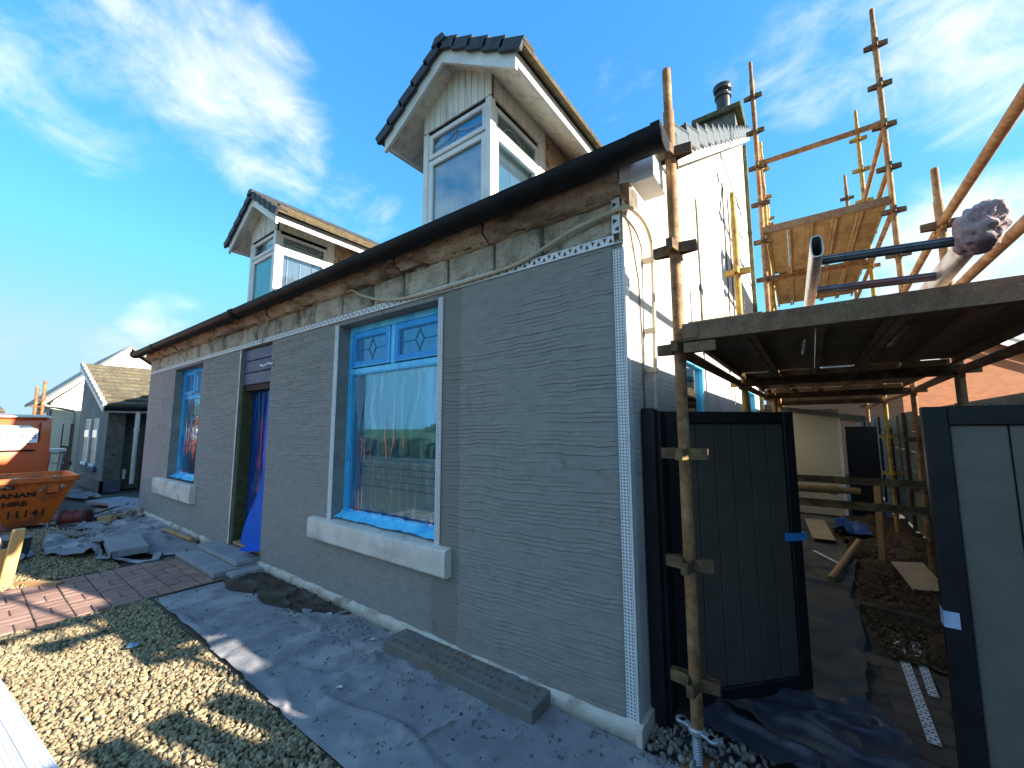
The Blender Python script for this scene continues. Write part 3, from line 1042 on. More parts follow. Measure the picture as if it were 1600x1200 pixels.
# gutter: half round, with end cap, unions and fascia behind
gut = MB()
n = 12
ring = []
pr = []
for i in range(n + 1):
    t = math.pi + math.pi * i / n
    pr.append((math.cos(t) * .075, math.sin(t) * .058))
pro = [(-.075, .03)] + pr + [(.075, .03)]
inn = [(p[0] * .93, p[1] * .93 + .003) for p in reversed(pro)]
poly = [(.30, -.235 + a, 3.035 + b) for a, b in pro + inn]
gut.prism(poly, (XL - .10 - .30, 0, 0))
go = gut.build("gutter", m_black, H, smooth=True)
for gxp in (-4.93, -8.35, .30, -9.72):
    b = MB()
    pr2 = [(p[0] * 1.14, p[1] * 1.14) for p in pro]
    b.prism([(gxp + .02, -.235 + a, 3.035 + c) for a, c in pr2], (-.045, 0, 0))
    if gxp == -4.93:
        b.prism([(gxp + .09, -.235 + a, 3.035 + c) for a, c in pr2], (-.03, 0, 0))
    b.build("gutter_union", m_black, go)
bx("fascia", m_black, H, XL - .05, .12, -.135, -.115, 3.05, 3.14)
# white eaves box at the near corner and bargeboard up the gable
MB().box(.095, .225, -.105, .12, 2.935, 3.088).build("eaves_box", m_white, H, bevel=.004)
bz = MB()
for (y0, y1) in ((-.1, 7.2),):
    bz.prism([(.03, y0, roofz(y0) - .235), (.03, y1, roofz(y1) - .235), (.03, y1, roofz(y1) - .03), (.03, y0, roofz(y0) - .03)], (.115, 0, 0))
bz.build("bargeboard", m_white, H)
MB().prism([(.008, .13, roofz(.13) - .25), (.008, 7.2, roofz(7.2) - .25), (.008, 7.2, roofz(7.2) - .236), (.008, .13, roofz(.13) - .236)], (.10, 0, 0)).build("verge_soffit", m_white, H)
# roof slab and tile courses
rl = MB()
rl.prism([(XL - .12, -.22, roofz(-.22) - .10), (XL - .12, 7.25, roofz(7.25) - .10), (XL - .12, 7.25, roofz(7.25) - .05), (XL - .12, -.22, roofz(-.22) - .05)], (9.70, 0, 0))
rl.prism([(XL - .12, 7.25, roofz(7.25) - .1), (XL - .12, 12.6, 4.4), (XL - .12, 12.6, 4.3), (XL - .12, 7.25, roofz(7.25) - .2)], (8.2, 0, 0))
rl.prism([(XL, 7.25, 0), (XL, 12.3, 0), (XL, 12.3, 4.3), (XL, 7.25, roofz(7.25) - .3)], (7.9, 0, 0))
ro = rl.build("roof", m_slate, H)
sdir = Vector((0, 1, SL)).normalized()
snor = Vector((0, -SL, 1)).normalized()
nc = 27
course = MB()
for k in range(nc):
    y = -.2 + 7.4 * (k + .5) / nc
    c = Vector(((XL + .0) / 2, y, roofz(y) - .03))
    tl = sdir + snor * (-.10)
    course.obox(c, (1, 0, 0), tl, snor, ((-XL) / 2 - .02, .155, .012))
course.build("tile_courses", m_slate, ro)
vsrc = None
for k in range(17):
    y = .20 + 6.98 * (k + .5) / 17
    tl = (sdir + snor * (-.13)).normalized()
    nn = tl.cross(Vector((-1, 0, 0))).normalized()
    if vsrc is None:
        v = MB()
        v.obox((0.085, 0, .012), (1, 0, 0), tl, nn, (.095, .262, .012))
        v.obox((0.172, 0, -.055), (1, 0, 0), tl, nn, (.008, .262, .075))
        vsrc = v.build("verge_cap", m_verge, None)
        vsrc.parent = H
        o = vsrc
    else:
        o = vsrc.copy()
        COL.objects.link(o)
    o.location = Vector((0, y, roofz(y) + .01)) - Vector(H.location)
for k in range(14):
    xk = .1 - k * .7 - .35
    o = MB().prism([(xk - .34, 7.0, roofz(7.05)), (xk - .34, 7.2, roofz(7.2) + .05), (xk - .34, 7.4, roofz(7.05))], (.68, 0, 0)).build("ridge_tile", m_slate, H)
# chimney on the ridge
ch = MB().box(-.74, -.03, 6.55, 7.35, 6.6, 7.94).build("chimney", m_rough, H)
MB().box(-.82, .10, 6.45, 7.45, 7.94, 8.06).build("chimney_cope", m_lichen, ch, bevel=.015)
MB().lathe((-.23, 6.62, 8.06), [(.125, 0), (.13, .30), (.155, .31), (.155, .36), (.115, .37), (.115, .42), (.165, .46), (.18, .55), (.175, .56), (.10, .56)], 24).build("chimney_pot", m_pot, ch, smooth=True)

# beads
b = MB()
perforated(b, (-.003, -.0115, .10), (0, 0, 1), (-1, 0, 0), 2.53, .052, .0175, 3)
perforated(b, (.0085, .002, .10), (0, 0, 1), (0, 1, 0), 2.53, .05, .0175, 3)
b.tube((.004, -.008, .095), (.004, -.008, 2.635), .006, 8)
b.build("corner_bead", m_bead, H)
b = MB()
perforated(b, (-.002, -.024, 2.72), (0, 0, 1), (-1, 0, 0), .25, .05, .045, 1, truss=True)
perforated(b, (.006, .002, 2.70), (0, 0, 1), (0, 1, 0), .235, .03, .05, 1, truss=True)
b.build("corner_bead", m_bead, H)
b = MB()
perforated(b, (-.045, -.0155, 2.668), (-1, 0, 0), (0, 0, 1), 9.56, .05, .038, 1, truss=True)
b.bar((0, -.012, 2.665), (XL, -.012, 2.665), .012, .005)
b.build("stop_bead", m_bead, H)
b = MB()
perforated(b, (W2[0] - .062, -.010, W2[2] - .0), (0, 0, 1), (1, 0, 0), 1.885, .062, .0165, 3)
b.tube((W2[0], -.009, W2[2]), (W2[0], -.009, 2.63), .005, 6)
b.build("corner_bead", m_bead, H)
b = MB()
perforated(b, (W2[1], -.012, W2[2] - .0), (0, 0, 1), (1, 0, 0), 1.885, .05, .0165, 3)
b.tube((W2[1], -.010, W2[2]), (W2[1], -.010, 2.63), .005, 6)
b.build("corner_bead", m_bead, H)
# pale ragged edge strip left of the door
zz = np.linspace(.15, 2.66, 90)
wob = (fbm(zz * 6, zz * 0, 3, 140) - .5) * .03
b = MB()
b.add([(DR[0] - .035 + w, -.012, z) for z, w in zip(zz, wob)] + [(DR[0] + .004, -.012, z) for z in zz], [(i, i + 1, 91 + i, 90 + i) for i in range(89)])
b.build("edge_strip", m_sill, H)


# windows in the front wall
def reveal(o_, d=.17):
    x0, x1, z0, z1 = o_
    r = MB()
    r.add([(x0, -.003, z0), (x0, d, z0), (x0, d, z1), (x0, -.003, z1)], [(0, 1, 2, 3)])
    r.add([(x1, -.003, z0), (x1, d, z0), (x1, d, z1), (x1, -.003, z1)], [(0, 1, 2, 3)])
    r.add([(x0, -.003, z1), (x0, d, z1), (x1, d, z1), (x1, -.003, z1)], [(0, 1, 2, 3)])
    r.add([(x0, -.003, z0), (x0, d, z0), (x1, d, z0), (x1, -.003, z0)], [(0, 1, 2, 3)])
    r.build("reveal", m_reveal, H)


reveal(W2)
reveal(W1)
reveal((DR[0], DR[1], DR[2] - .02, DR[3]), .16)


def wrinkled(name, x0, x1, z0, z1, y, mat, parent, amp=.012, seed=0, nx=70, nz_=110, vx=9, vz=1.6):
    xx = np.linspace(x0, x1, nx)
    zz = np.linspace(z0, z1, nz_)
    XX, ZZ = np.meshgrid(xx, zz)
    f = fbm(XX * vx, ZZ * vz, 4, seed)
    rid = 1 - np.abs(2 * fbm(XX * vx * .7 + 9, ZZ * vz * .8, 3, seed + 7) - 1)
    d = np.minimum(np.minimum(XX - x0, x1 - XX), np.minimum(ZZ - z0, z1 - ZZ))
    zone = .18 + .82 * sstep(fbm(XX * 4.5 + 20, ZZ * .7, 2, seed + 15), .50, .68)
    zone = np.maximum(zone, .8 * sstep(-(ZZ - z0), -.22, 0))
    YY = y - amp * f * sstep(d, 0, .06) * zone - amp * .9 * sstep(rid, .84, 1.0) * zone
    return grid_mesh(name, XX, YY, ZZ, np.ones((nz_ - 1, nx - 1), bool), mat, parent)


def win_frame(o_, y, zt, bars, ft, name="window"):
    """outer frame, transom at zt, mullions above"""
    x0, x1, z0, z1 = o_
    f = MB()
    f.box(x0, x0 + ft, y, y + .07, z0, z1).box(x1 - ft, x1, y, y + .07, z0, z1)
    f.box(x0 + ft, x1 - ft, y, y + .07, z0, z0 + ft).box(x0 + ft, x1 - ft, y, y + .07, z1 - ft, z1)
    f.box(x0 + ft, x1 - ft, y, y + .07, zt - ft * .5, zt + ft * .5)
    for b_ in bars:
        f.box(b_ - ft * .45, b_ + ft * .45, y, y + .07, zt + ft * .5, z1 - ft)
    return f.build(name, m_blue, H, bevel=.006)


def sash(parent, x0, x1, z0, z1, y, t=.045, mat=None):
    f = MB()
    f.box(x0, x0 + t, y, y + .03, z0, z1).box(x1 - t, x1, y, y + .03, z0, z1)
    f.box(x0 + t, x1 - t, y, y + .03, z0, z0 + t).box(x0 + t, x1 - t, y, y + .03, z1 - t, z1)
    return f.build("sash", mat or m_blue, parent, bevel=.005)


win = win_frame((W2[0], W2[1], W2[2] + .005, W2[3]), .115, 2.16, [-2.23], .065)
for (a, b_) in ((W2[0] + .07, -2.265), (-2.195, W2[1] - .07)):
    sash(win, a, b_, 2.20, 2.545, .10, .055)
    bx("pane", m_filmglass, win, a + .05, b_ - .05, .135, .14, 2.25, 2.50)
    c = ((a + b_) / 2, 2.375)
    l = MB()
    dd = .055
    for p, q in (((c[0], c[1] - dd * 1.6), (c[0] + dd, c[1])), ((c[0] + dd, c[1]), (c[0], c[1] + dd * 1.6)), ((c[0], c[1] + dd * 1.6), (c[0] - dd, c[1])), ((c[0] - dd, c[1]), (c[0], c[1] - dd * 1.6)),
                 ((a + .05, c[1]), (c[0] - dd, c[1])), ((c[0] + dd, c[1]), (b_ - .05, c[1])), ((c[0], 2.25), (c[0], c[1] - dd * 1.6)), ((c[0], c[1] + dd * 1.6), (c[0], 2.50))):
        l.bar((p[0], .132, p[1]), (q[0], .132, q[1]), .006, .006)
    l.build("leading", m_dark, win)
    wrinkled("film", a + .01, b_ - .01, 2.21, 2.54, .097, film("thin_film", (.55, .80, .97), .02, .22, (.05, .38, .85), .10, .25), win, .005, 201, 40, 40, 12, 3)
bx("pane", m_filmglass, win, W2[0] + .065, W2[1] - .065, .15, .155, W2[2] + .07, 2.13)
wrinkled("film", W2[0] + .03, W2[1] - .03, W2[2] + .03, 2.15, .112, film("clear_film", (.70, .92, 1.0), .06, .05, (.1, .5, .95), .03, .35), win, .020, 205, 190, 220, 9, 1.6)
# film folded over the sill under the big window
xx = np.linspace(W2[0] + .01, W2[1] - .01, 90)
vv = np.linspace(0, 1, 14)
XX, VV = np.meshgrid(xx, vv)
fo = fbm(XX * 14, VV * 3, 3, 211)
grid_mesh("film_skirt", XX, .11 - VV * .10 + .012 * fo, W2[2] + .085 - .07 * np.sqrt(VV) + .022 * fo, np.ones((13, 89), bool), m_blue, win)
win = win_frame((W1[0], W1[1], W1[2] + .005, W1[3]), .12, 2.14, [], .075)
bx("pane", m_filmglass, win, W1[0] + .07, W1[1] - .07, .15, .155, W1[2] + .07, 2.11)
bx("pane", m_filmglass, win, W1[0] + .07, W1[1] - .07, .15, .155, 2.17, W1[3] - .07)
sash(win, W1[0] + .08, W1[0] + .62, 2.19, 2.56, .105, .05)
wrinkled("film", W1[0] + .03, W1[1] - .03, W1[2] + .03, 2.15, .116, film("clear_film", (.72, .9, 1), .1, .06, (.1, .5, .9), .03), win, .018, 221, 90, 150, 9, 1.4)
wrinkled("film", W1[0] + .03, W1[1] - .03, 2.15, W1[3] - .02, .10, film("thin_film", (.55, .80, .97), .02, .22, (.05, .38, .85), .10, .25), win, .016, 225, 50, 40, 10, 3)
fo = fbm(XX * 12, VV * 3, 3, 231)
XX1 = np.interp(XX, [W2[0], W2[1]], [W1[0], W1[1]])
grid_mesh("film_skirt", XX1, .115 - VV * .10 + .012 * fo, W1[2] + .10 - .08 * np.sqrt(VV) + .02 * fo, np.ones((13, 89), bool), m_blue, win)


def sill(x0, x1, z0, z1, proj, seed):
    nx = 90
    s = [(.10, z1 - .0), (0.0, z1 - .006), (-proj + .01, z1 - .014), (-proj, z1 - .024), (-proj - .004, (z0 + z1) / 2), (-proj, z0 + .012), (-proj + .012, z0), (0.02, z0)]
    s = np.array(s)
    j = np.linspace(0, 1, 24)
    ss = np.linspace(0, 1, len(s))
    cy = np.interp(j, ss, s[:, 0])
    cz = np.interp(j, ss, s[:, 1])
    xx = np.linspace(x0, x1, nx)
    XX, JJ = np.meshgrid(xx, j)
    nn = fbm(XX * 14, JJ * 9, 4, seed) - .5
    chip = sstep(fbm(XX * 20, JJ * 2, 3, seed + 3), .66, .8) * np.exp(-((JJ - .42) / .06) ** 2)
    YY = cy[:, None] + nn * .003 + chip * .016
    ZZ = cz[:, None] + nn * .003
    so = grid_mesh("window_sill", XX, YY, ZZ, np.ones((23, nx - 1), bool), m_sill, H)
    e = MB()
    for xe in (x0, x1):
        e.add([(xe, cy[i], cz[i]) for i in range(24)], [tuple(range(24))])
    e.build("sill_end", m_sill, so)


sill(-3.235, -1.335, .545, .752, .068, 301)
sill(-8.55, -6.62, .50, .775, .075, 311)

# door opening: three boards over a hanging polythene sheet
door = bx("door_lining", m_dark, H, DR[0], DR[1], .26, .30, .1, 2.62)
for k in range(3):
    bx("plank", m_pblue, H, DR[0] + .01, DR[1] - .005, .03, .05, 2.175 + k * .158, 2.175 + k * .158 + .150, bevel=.006)
bx("door_head", m_brownfence, H, DR[0] + .02, DR[1] - .01, .05, .16, 2.10, 2.175)
bx("foam_edge", m_foam, H, DR[0] + .002, DR[0] + .05, .02, .16, .15, 2.17)
bx("door_step", m_wood, H, DR[0] + .02, DR[1], .02, .16, .155, .185)
wrinkled("polythene_curtain", DR[0] + .05, DR[1] - .16, .19, 2.13, .15, m_filmdoor, H, .05, 241, 70, 90, 9, .8)
xx = np.linspace(0, 1, 40)
zz = np.linspace(.18, 2.08, 90)
XX, ZZ = np.meshgrid(xx, zz)
wid = .24 + .36 * sstep(-ZZ, -1.2, -.2) + .05 * fbm(ZZ * 2, ZZ * 0, 2, 9)
f = fbm(XX * 3.2, ZZ * 1.0, 3, 251)
grid_mesh("blue_drape", DR[1] - .005 - (1 - XX) * wid, .115 - .07 * f - .05 * sstep(-ZZ, -.9, -.2), ZZ, np.ones((89, 39), bool), m_filmdrape, H)
xx = np.linspace(DR[1] - .34, DR[1] + .02, 30)
yy = np.linspace(-.14, .10, 20)
XX, YY = np.meshgrid(xx, yy)
keep = np.hypot((XX - DR[1] + .15) / .19, (YY + .0) / .14) < 1
grid_mesh("drape_foot", XX, YY, .185 + .05 * fbm(XX * 9, YY * 9, 3, 261) + .05 * sstep(YY, -.05, .1), keep[:-1, :-1], m_filmdrape, H)
# clear cap plugs beside the door
MB().path([(-4.62, -.03, 2.38), (-4.5, -.035, 2.36), (-4.40, -.03, 2.385), (-4.30, -.025, 2.37)], .012, 8).build("cable_tail", m_bead, H)

# cream conduit: along the frieze, round the corner and down the gable
pts = [(-4.64, -.02, 2.66), (-4.62, -.03, 2.75), (-4.5, -.035, 2.90), (-4.31, -.035, 2.98), (-3.6, -.035, 2.985), (-2.8, -.035, 2.955), (-2.5, -.035, 2.84), (-2.18, -.035, 2.735), (-1.8, -.035, 2.69), (-1.38, -.035, 2.685),
       (-.77, -.035, 2.70), (-.5, -.035, 2.76), (-.28, -.035, 2.82), (-.01, -.04, 2.85), (.05, -.01, 2.855), (.065, .12, 2.86), (.065, .24, 2.845), (.065, .32, 2.79), (.065, .34, 2.69), (.065, .31, 2.06), (.065, .29, 1.7), (.065, .28, .5)]
P = []
for i in range(len(pts) - 1):
    p0 = Vector(pts[max(i - 1, 0)])
    p1 = Vector(pts[i])
    p2 = Vector(pts[i + 1])
    p3 = Vector(pts[min(i + 2, len(pts) - 1)])
    for k in range(5):
        t = k / 5
        P.append(.5 * ((2 * p1) + (p2 - p0) * t + (2 * p0 - 5 * p1 + 4 * p2 - p3) * t * t + (3 * p1 - p0 - 3 * p2 + p3) * t ** 3))
P.append(Vector(pts[-1]))
co = MB().path(P, .0125, 8).build("cable_conduit", m_cable, H, smooth=True)
for z, y in ((2.66, .335), (2.2, .315), (1.95, .305)):
    MB().obox((.045, y, z), (1, 0, 0), (0, 1, 0), (0, 0, 1), (.035, .02, .014)).build("clip", m_cable, co)
MB().path([(.02, -.01, 2.84), (.012, .10, 2.78), (.012, .22, 2.5), (.012, .24, 2.2), (.012, .25, 1.7)], .005, 6).build("thin_cable", m_mortar, H)
for gy_, z0, z1 in ((2.05, 2.3, 3.9), (3.9, 2.5, 5.0), (4.35, 2.6, 5.0)):
    MB().path([(.012, gy_, z1), (.012, gy_ + .02, (z0 + z1) / 2), (.012, gy_, z0)], .009, 6).build("thin_cable", m_mortar, H)


# ------------------------------------------------------------------ dormers
def dormer(cx):
    y0 = .45
    hw = .455
    zc_ = 4.64       # underside of the cladding band
    base = 3.25
    yb = 3.4
    hv = .86         # half width of the roof
    yv = .28         # front verge
    ze, za = 4.715, 5.27
    pit = (za - ze) / hv
    D = MB().box(cx - hw + .06, cx + hw - .06, y0 + 1.0, yb, base + .3, 4.75).build("dormer", m_white, H)
    # corner posts and boards
    for (xa, xb, ya, yb4, zt_) in ((cx - hw, cx - hw + .07, y0, y0 + .07, zc_), (cx + hw - .07, cx + hw, y0, y0 + .07, zc_),
                                   (cx + hw - .065, cx + hw - .004, y0 + .82, y0 + .95, zc_ + .1), (cx - hw + .004, cx - hw + .065, y0 + .82, y0 + .95, zc_ + .1)):
        MB().box(xa, xb, ya, yb4, base, zt_).build("corner_post", m_white, D, bevel=.006)
    # front window: top light and main light
    w = MB()
    a, b_ = cx - hw + .07, cx + hw - .07
    for (z0, z1, t) in ((4.345, 4.615, .05), (base + .1, 4.325, .06)):
        w.box(a, a + t, y0 + .012, y0 + .06, z0, z1).box(b_ - t, b_, y0 + .012, y0 + .06, z0, z1)
        w.box(a + t, b_ - t, y0 + .012, y0 + .06, z0, z0 + t).box(a + t, b_ - t, y0 + .012, y0 + .06, z1 - t, z1)
    w.build("window_frame", m_white, D, bevel=.006)
    bx("pane", m_glass, D, a + .05, b_ - .05, y0 + .035, y0 + .04, 4.39, 4.57)
    bx("pane", m_glass, D, a + .05, b_ - .05, y0 + .035, y0 + .04, base + .15, 4.275)
    l = MB()
    zc2 = 4.475
    l.path([(a + .05, y0 + .03, zc2 - .03), (cx - .12, y0 + .03, zc2 - .01), (cx - .02, y0 + .03, zc2 + .04), (cx, y0 + .03, 4.56)], .004, 5)
    l.path([(b_ - .05, y0 + .03, zc2 - .03), (cx + .12, y0 + .03, zc2 - .01), (cx + .02, y0 + .03, zc2 + .04)], .004, 5)
    l.path([(cx - .06, y0 + .03, 4.40), (cx - .02, y0 + .03, zc2 - .02), (cx, y0 + .03, zc2 + .05), (cx + .02, y0 + .03, zc2 - .02), (cx + .06, y0 + .03, 4.40)], .004, 5)
    l.build("leading", m_lead, D)
    for sx, nm in ((1, 1), (-1, 0)):
        xs_ = cx + sx * hw
        w = MB()
        ya, yb2 = y0 + .07, y0 + .82
        xa, xb = sorted((xs_ - sx * .012, xs_ - sx * .06))
        for (z0, z1, t) in ((4.36, 4.60, .05), (base + .1, 4.34, .06)):
            w.box(xa, xb, ya, ya + t, z0, z1).box(xa, xb, yb2 - t, yb2, z0, z1)
            w.box(xa, xb, ya + t, yb2 - t, z0, z0 + t).box(xa, xb, ya + t, yb2 - t, z1 - t, z1)
        w.build("window_frame", m_white, D, bevel=.006)
        xp = xs_ - sx * .035
        bx("pane", m_glass, D, min(xp, xp - .005), max(xp, xp - .005), ya + .05, yb2 - .05, 4.40, 4.56)
        bx("pane", m_glass, D, min(xp, xp - .005), max(xp, xp - .005), ya + .05, yb2 - .05, base + .15, 4.29)
        if sx == 1:
            l = MB()
            l.path([(xp + .01, ya + .3 + .14 * math.cos(t), 4.41 + .09 * math.sin(t)) for t in [math.pi * i / 8 for i in range(9)]], .004, 5)
            l.build("leading", m_lead, D)
    # blinds
    bl = MB()
    for k in range(31):
        z = base + .2 + k * .034
        bl.obox((cx + hw - .10, y0 + .45, z), (.62, 0, .78), (0, 1, 0), (-.78, 0, .62), (.0165, .31, .0008))
    for k in range(3):
        bl.box(cx + hw - .085, cx + hw - .08, y0 + .22 + .2 * k, y0 + .235 + .2 * k, base + .15, 4.24)
    for k in range(3):
        bl.box(cx - .28 + .24 * k, cx - .262 + .24 * k, y0 + .075, y0 + .08, base + .15, 4.22)
    bl.build("blind", m_blind, D)
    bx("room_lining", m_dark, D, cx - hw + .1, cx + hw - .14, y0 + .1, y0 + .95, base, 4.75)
    # cladding boards in the gable and above the side window
    soff = lambda dx: za - pit * abs(dx) - .13
    nb = 11
    for k in range(nb):
        xa = cx - hw + (2 * hw) * k / nb + .003
        xb = cx - hw + (2 * hw) * (k + 1) / nb - .003
        MB().prism([(xa, y0 + .005, zc_ + .012), (xb, y0 + .005, zc_ + .012), (xb, y0 + .005, soff(xb - cx) + .02), (xa, y0 + .005, soff(xa - cx) + .02)], (0, .02, 0)).build("cladding_board", m_whitebd, D)
    MB().box(cx - hw, cx + hw, y0 + .02, y0 + .04, zc_ - .02, za - .2).build("cladding_back", m_black, D)
    for sx in (1, -1):
        for k in range(8):
            ya = y0 + .95 * k / 8 + .003
            yb3 = y0 + .95 * (k + 1) / 8 - .003
            xa, xb = sorted((cx + sx * (hw - .005), cx + sx * (hw - .025)))
            MB().box(xa, xb, ya, yb3, zc_ + .012, soff(hw) + .05).build("cladding_board", m_whitebd, D)
        xa, xb = sorted((cx + sx * (hw - .03), cx + sx * (hw - .04)))
        MB().box(xa, xb, y0 + .03, y0 + .95, zc_ - .02, soff(hw) + .05).build("cladding_back", m_black, D)
        # tile hung cheek, rows of single tiles on the sunny side
        if sx == 1:
            c_ = MB()
            xh = cx + hw
            for r_ in range(14):
                z0 = 3.5 + r_ * .105
                for q in range(12):
                    ya = y0 + .955 + q * .165 + (.08 if r_ % 2 else 0)
                    c_.obox((xh - .016, ya + .08, z0 + .06), (1, 0, -.10), (0, 1, 0), (.10, 0, 1), (.007, .079, .065))
            c_.build("hung_tiles", m_hung, D)
        bx("cheek", m_hung, D, *sorted((cx + sx * (hw - .03), cx + sx * (hw - .05))), y0 + .95, yb - .3, 3.4, 4.9)
    # soffits
    for sx in (1, -1):
        def P_(dx, dz, y):
            return (cx + sx * dx, y, za - pit * dx + dz)
        s = MB()
        s.prism([P_(hv - .02, -.125, yv + .02), P_(.0, -.125, yv + .02), P_(.0, -.11, yv + .02), P_(hv - .02, -.11, yv + .02)], (0, 3.2 - yv, 0))
        s.build("soffit", m_whitebd, D)
        # front bargeboard and side fascia
        s = MB()
        s.prism([P_(hv, -.185, yv - .012), P_(0, -.185, yv - .012), P_(0, -.03, yv - .012), P_(hv, -.03, yv - .012)], (0, .03, 0))
        s.build("bargeboard", m_white, D)
        xa, xb = sorted((cx + sx * (hv + .003), cx + sx * (hv - .025)))
        bx("fascia", m_white, D, xa, xb, yv - .01, 3.0, ze - .145, ze - .025)
        # roof courses
        c_ = MB()
        n5 = 5
        sl = math.hypot(hv + .06, (za - ze))
        dv = Vector((sx * hv, 0, ze - za)).normalized()
        nv_ = Vector((sx * (za - ze), 0, hv)).normalized()
        L = (hv + .07) / hv * math.hypot(hv, za - ze)
        for k in range(n5):
            c0 = Vector((cx, (yv - .03 + 3.4) / 2, za)) + dv * (L * (k + .5) / n5) + nv_ * .012
            tl = (dv + nv_ * .12).normalized()
            c_.obox(c0, tl, (0, 1, 0), tl.cross(Vector((0, 1, 0))), (L / n5 / 2 + .02, (3.4 - yv + .03) / 2, .014))
        c_.build("tile_courses", m_moss, D)
        # verge tiles, one to a course
        for k in range(n5):
            c0 = Vector((cx, yv - .04, za - .01)) + dv * (L * (k + .5) / n5) + nv_ * .008
            tl = (dv + nv_ * .13).normalized()
            up_ = tl.cross(Vector((0, 1, 0)))
            v = MB().obox(c0, tl, (0, 1, 0), up_, (L / n5 / 2 + .012, .016, .05))
            v.obox(c0 + Vector((0, .06, 0)) + nv_ * .04, tl, (0, 1, 0), up_, (L / n5 / 2 + .012, .075, .011))
            v.build("verge_tile", m_slate, D)
    r = MB().prism([(cx - .10, yv - .07, za - .02), (cx - .05, yv - .07, za + .055), (cx + .05, yv - .07, za + .055), (cx + .10, yv - .07, za - .02)], (0, 3.4, 0))
    r.build("ridge", m_slate, D)
    return D


dormer(-1.81)
dormer(-6.04)

# ------------------------------------------------------------------ scaffold
S = thing("scaffold", "rusty tube scaffold with steel plank decks beside the sunlit gable", "scaffold", (1.0, 3.0, 0))
RT = .029


def wings(mb, x, y, z):
    for dx, dy in ((1, 0), (-1, 0), (0, 1), (0, -1)):
        a = Vector((dx, dy, 0))
        b_ = Vector((-dy, dx, 0))
        c = Vector((x, y, z))
        for s in (-1, 1):
            mb.obox(c + a * .066 + b_ * s * .019, a + b_ * (-s * .16), b_, (0, 0, 1), (.044, .0035, .027))
        mb.obox(c + a * .108, b_, a, (0, 0, 1), (.016, .0035, .027))


def standard(x, y, z0, z1, zw, mat, spig=True):
    o = MB().tube((x, y, z0), (x, y, z1 - (.26 if spig else 0)), RT, 16)
    if spig:
        o.tube((x, y, z1 - .27), (x, y, z1), RT * .80, 14)
    st = o.build("standard", mat, S, smooth=True)
    for z in zw:
        w = MB()
        wings(w, x, y, z)
        w.build("wing_plate", m_bracket if mat is m_rust else mat, st)
    return st


ZW = [.385, .93, 1.47, 2.015, 2.56, 3.11]
ZU = ZW + [3.59, 4.12, 4.66, 5.2, 5.73, 6.26]
FL, FR, BL, BR = (.275, .04), (1.70, .04), (.32, 2.2), (1.69, 2.06)
standard(*FL, .17, 3.63, ZW, m_rust)
standard(*FR, .0, 3.63, ZW, m_rust)
standard(*BL, .0, 3.93, ZW[:6], m_yellow)
standard(*BR, .0, 3.56, ZW, m_rust)
UL = [(.44, 4.1), (.39, 6.1), (.33, 8.2)]
UR = [(1.745, 4.1), (1.72, 6.1), (1.69, 8.2)]
for k, (p, q) in enumerate(zip(UL, UR)):
    standard(*p, 0, 6.80, ZU, m_rust if k == 0 else m_yellow)
    standard(*q, 0, 6.76, ZU, m_rust if k != 1 else m_yellow)
# base jack of the near standard
j = MB().tube((.27, .04, -.02), (.27, .04, .20), .019, 14)
for k in range(12):
    j.lathe((.27, .04, .005 + k * .012), [(.019, 0), (.0225, .003), (.019, .006)], 14)
jk = j.build("base_jack", m_galv, S, smooth=True)
c = MB().lathe((.27, .04, .145), [(.03, 0), (.038, .008), (.038, .03), (.03, .036)], 18)
for sx in (-1, 1):
    P_ = []
    for i in range(14):
        t = 2 * math.pi * i / 14
        P_.append(Vector((.27 + sx * .078 + .026 * math.cos(t), .04 + .0 + sx * -.03 + .026 * math.sin(t), .158)))
    c.prism(P_, (0, 0, .014))
    c.obox((.27 + sx * .05, .04 - sx * .02, .165), (1, -.38, 0), (.38, 1, 0), (0, 0, 1), (.034, .018, .007))
c.build("jack_nut", m_galv, jk, bevel=.003)
MB().obox((.27, .04, .0), (1, 0, 0), (0, 1, 0), (0, 0, 1), (.075, .075, .006)).build("base_plate", m_rust, S)


def rail(p, q, mat=None, r=RT, name="ledger"):
    d = (Vector(q) - Vector(p)).normalized()
    o = MB().tube(p, q, r, 14)
    for e, s in ((Vector(p), 1), (Vector(q), -1)):
        o.obox(e + d * s * .03 + Vector((0, 0, -.005)), d, d.cross(Vector((0, 0, 1))), (0, 0, 1), (.03, .012, .045))
    return o.build(name, mat or m_rust, S, smooth=True)


Z1 = 2.005
# long ledgers under the low deck and guard rails on its outer side
for (a, b_) in (((FL[0], FL[1] + .03), (BL[0] - .02, 2.1)), ((BL[0] - .02, 2.12), (.34, 4.05)), ((.36, 4.12), (.36, 6.1)), ((.36, 6.12), (.34, 8.2))):
    rail((a[0], a[1], Z1), (b_[0], b_[1], Z1))
for (a, b_) in ((FR, BR), (BR, UR[0]), (UR[0], UR[1]), (UR[1], UR[2])):
    rail((a[0], a[1] + .03, Z1), (b_[0], b_[1] - .03, Z1), m_rust)
for z in (3.11, 2.57):
    rail((1.70, -.42, z), (1.69, BR[1] - .03, z), name="guard_rail")
    rail((1.69, BR[1] + .03, z), (UR[0][0], UR[0][1] - .03, z), name="guard_rail")
for z in (5.2, 4.66):
    for k in range(2):
        rail((UR[k][0], UR[k][1] + .03, z), (UR[k + 1][0], UR[k + 1][1] - .03, z), name="guard_rail")
rail((UL[0][0] + .02, UL[0][1] - .02, 5.23), (UR[0][0] - .02, UR[0][1] - .02, 5.23), name="guard_rail", r=.034)
rail((UL[0][0], UL[0][1] + .03, 5.73), (UL[1][0], UL[1][1] - .03, 5.73), name="guard_rail")
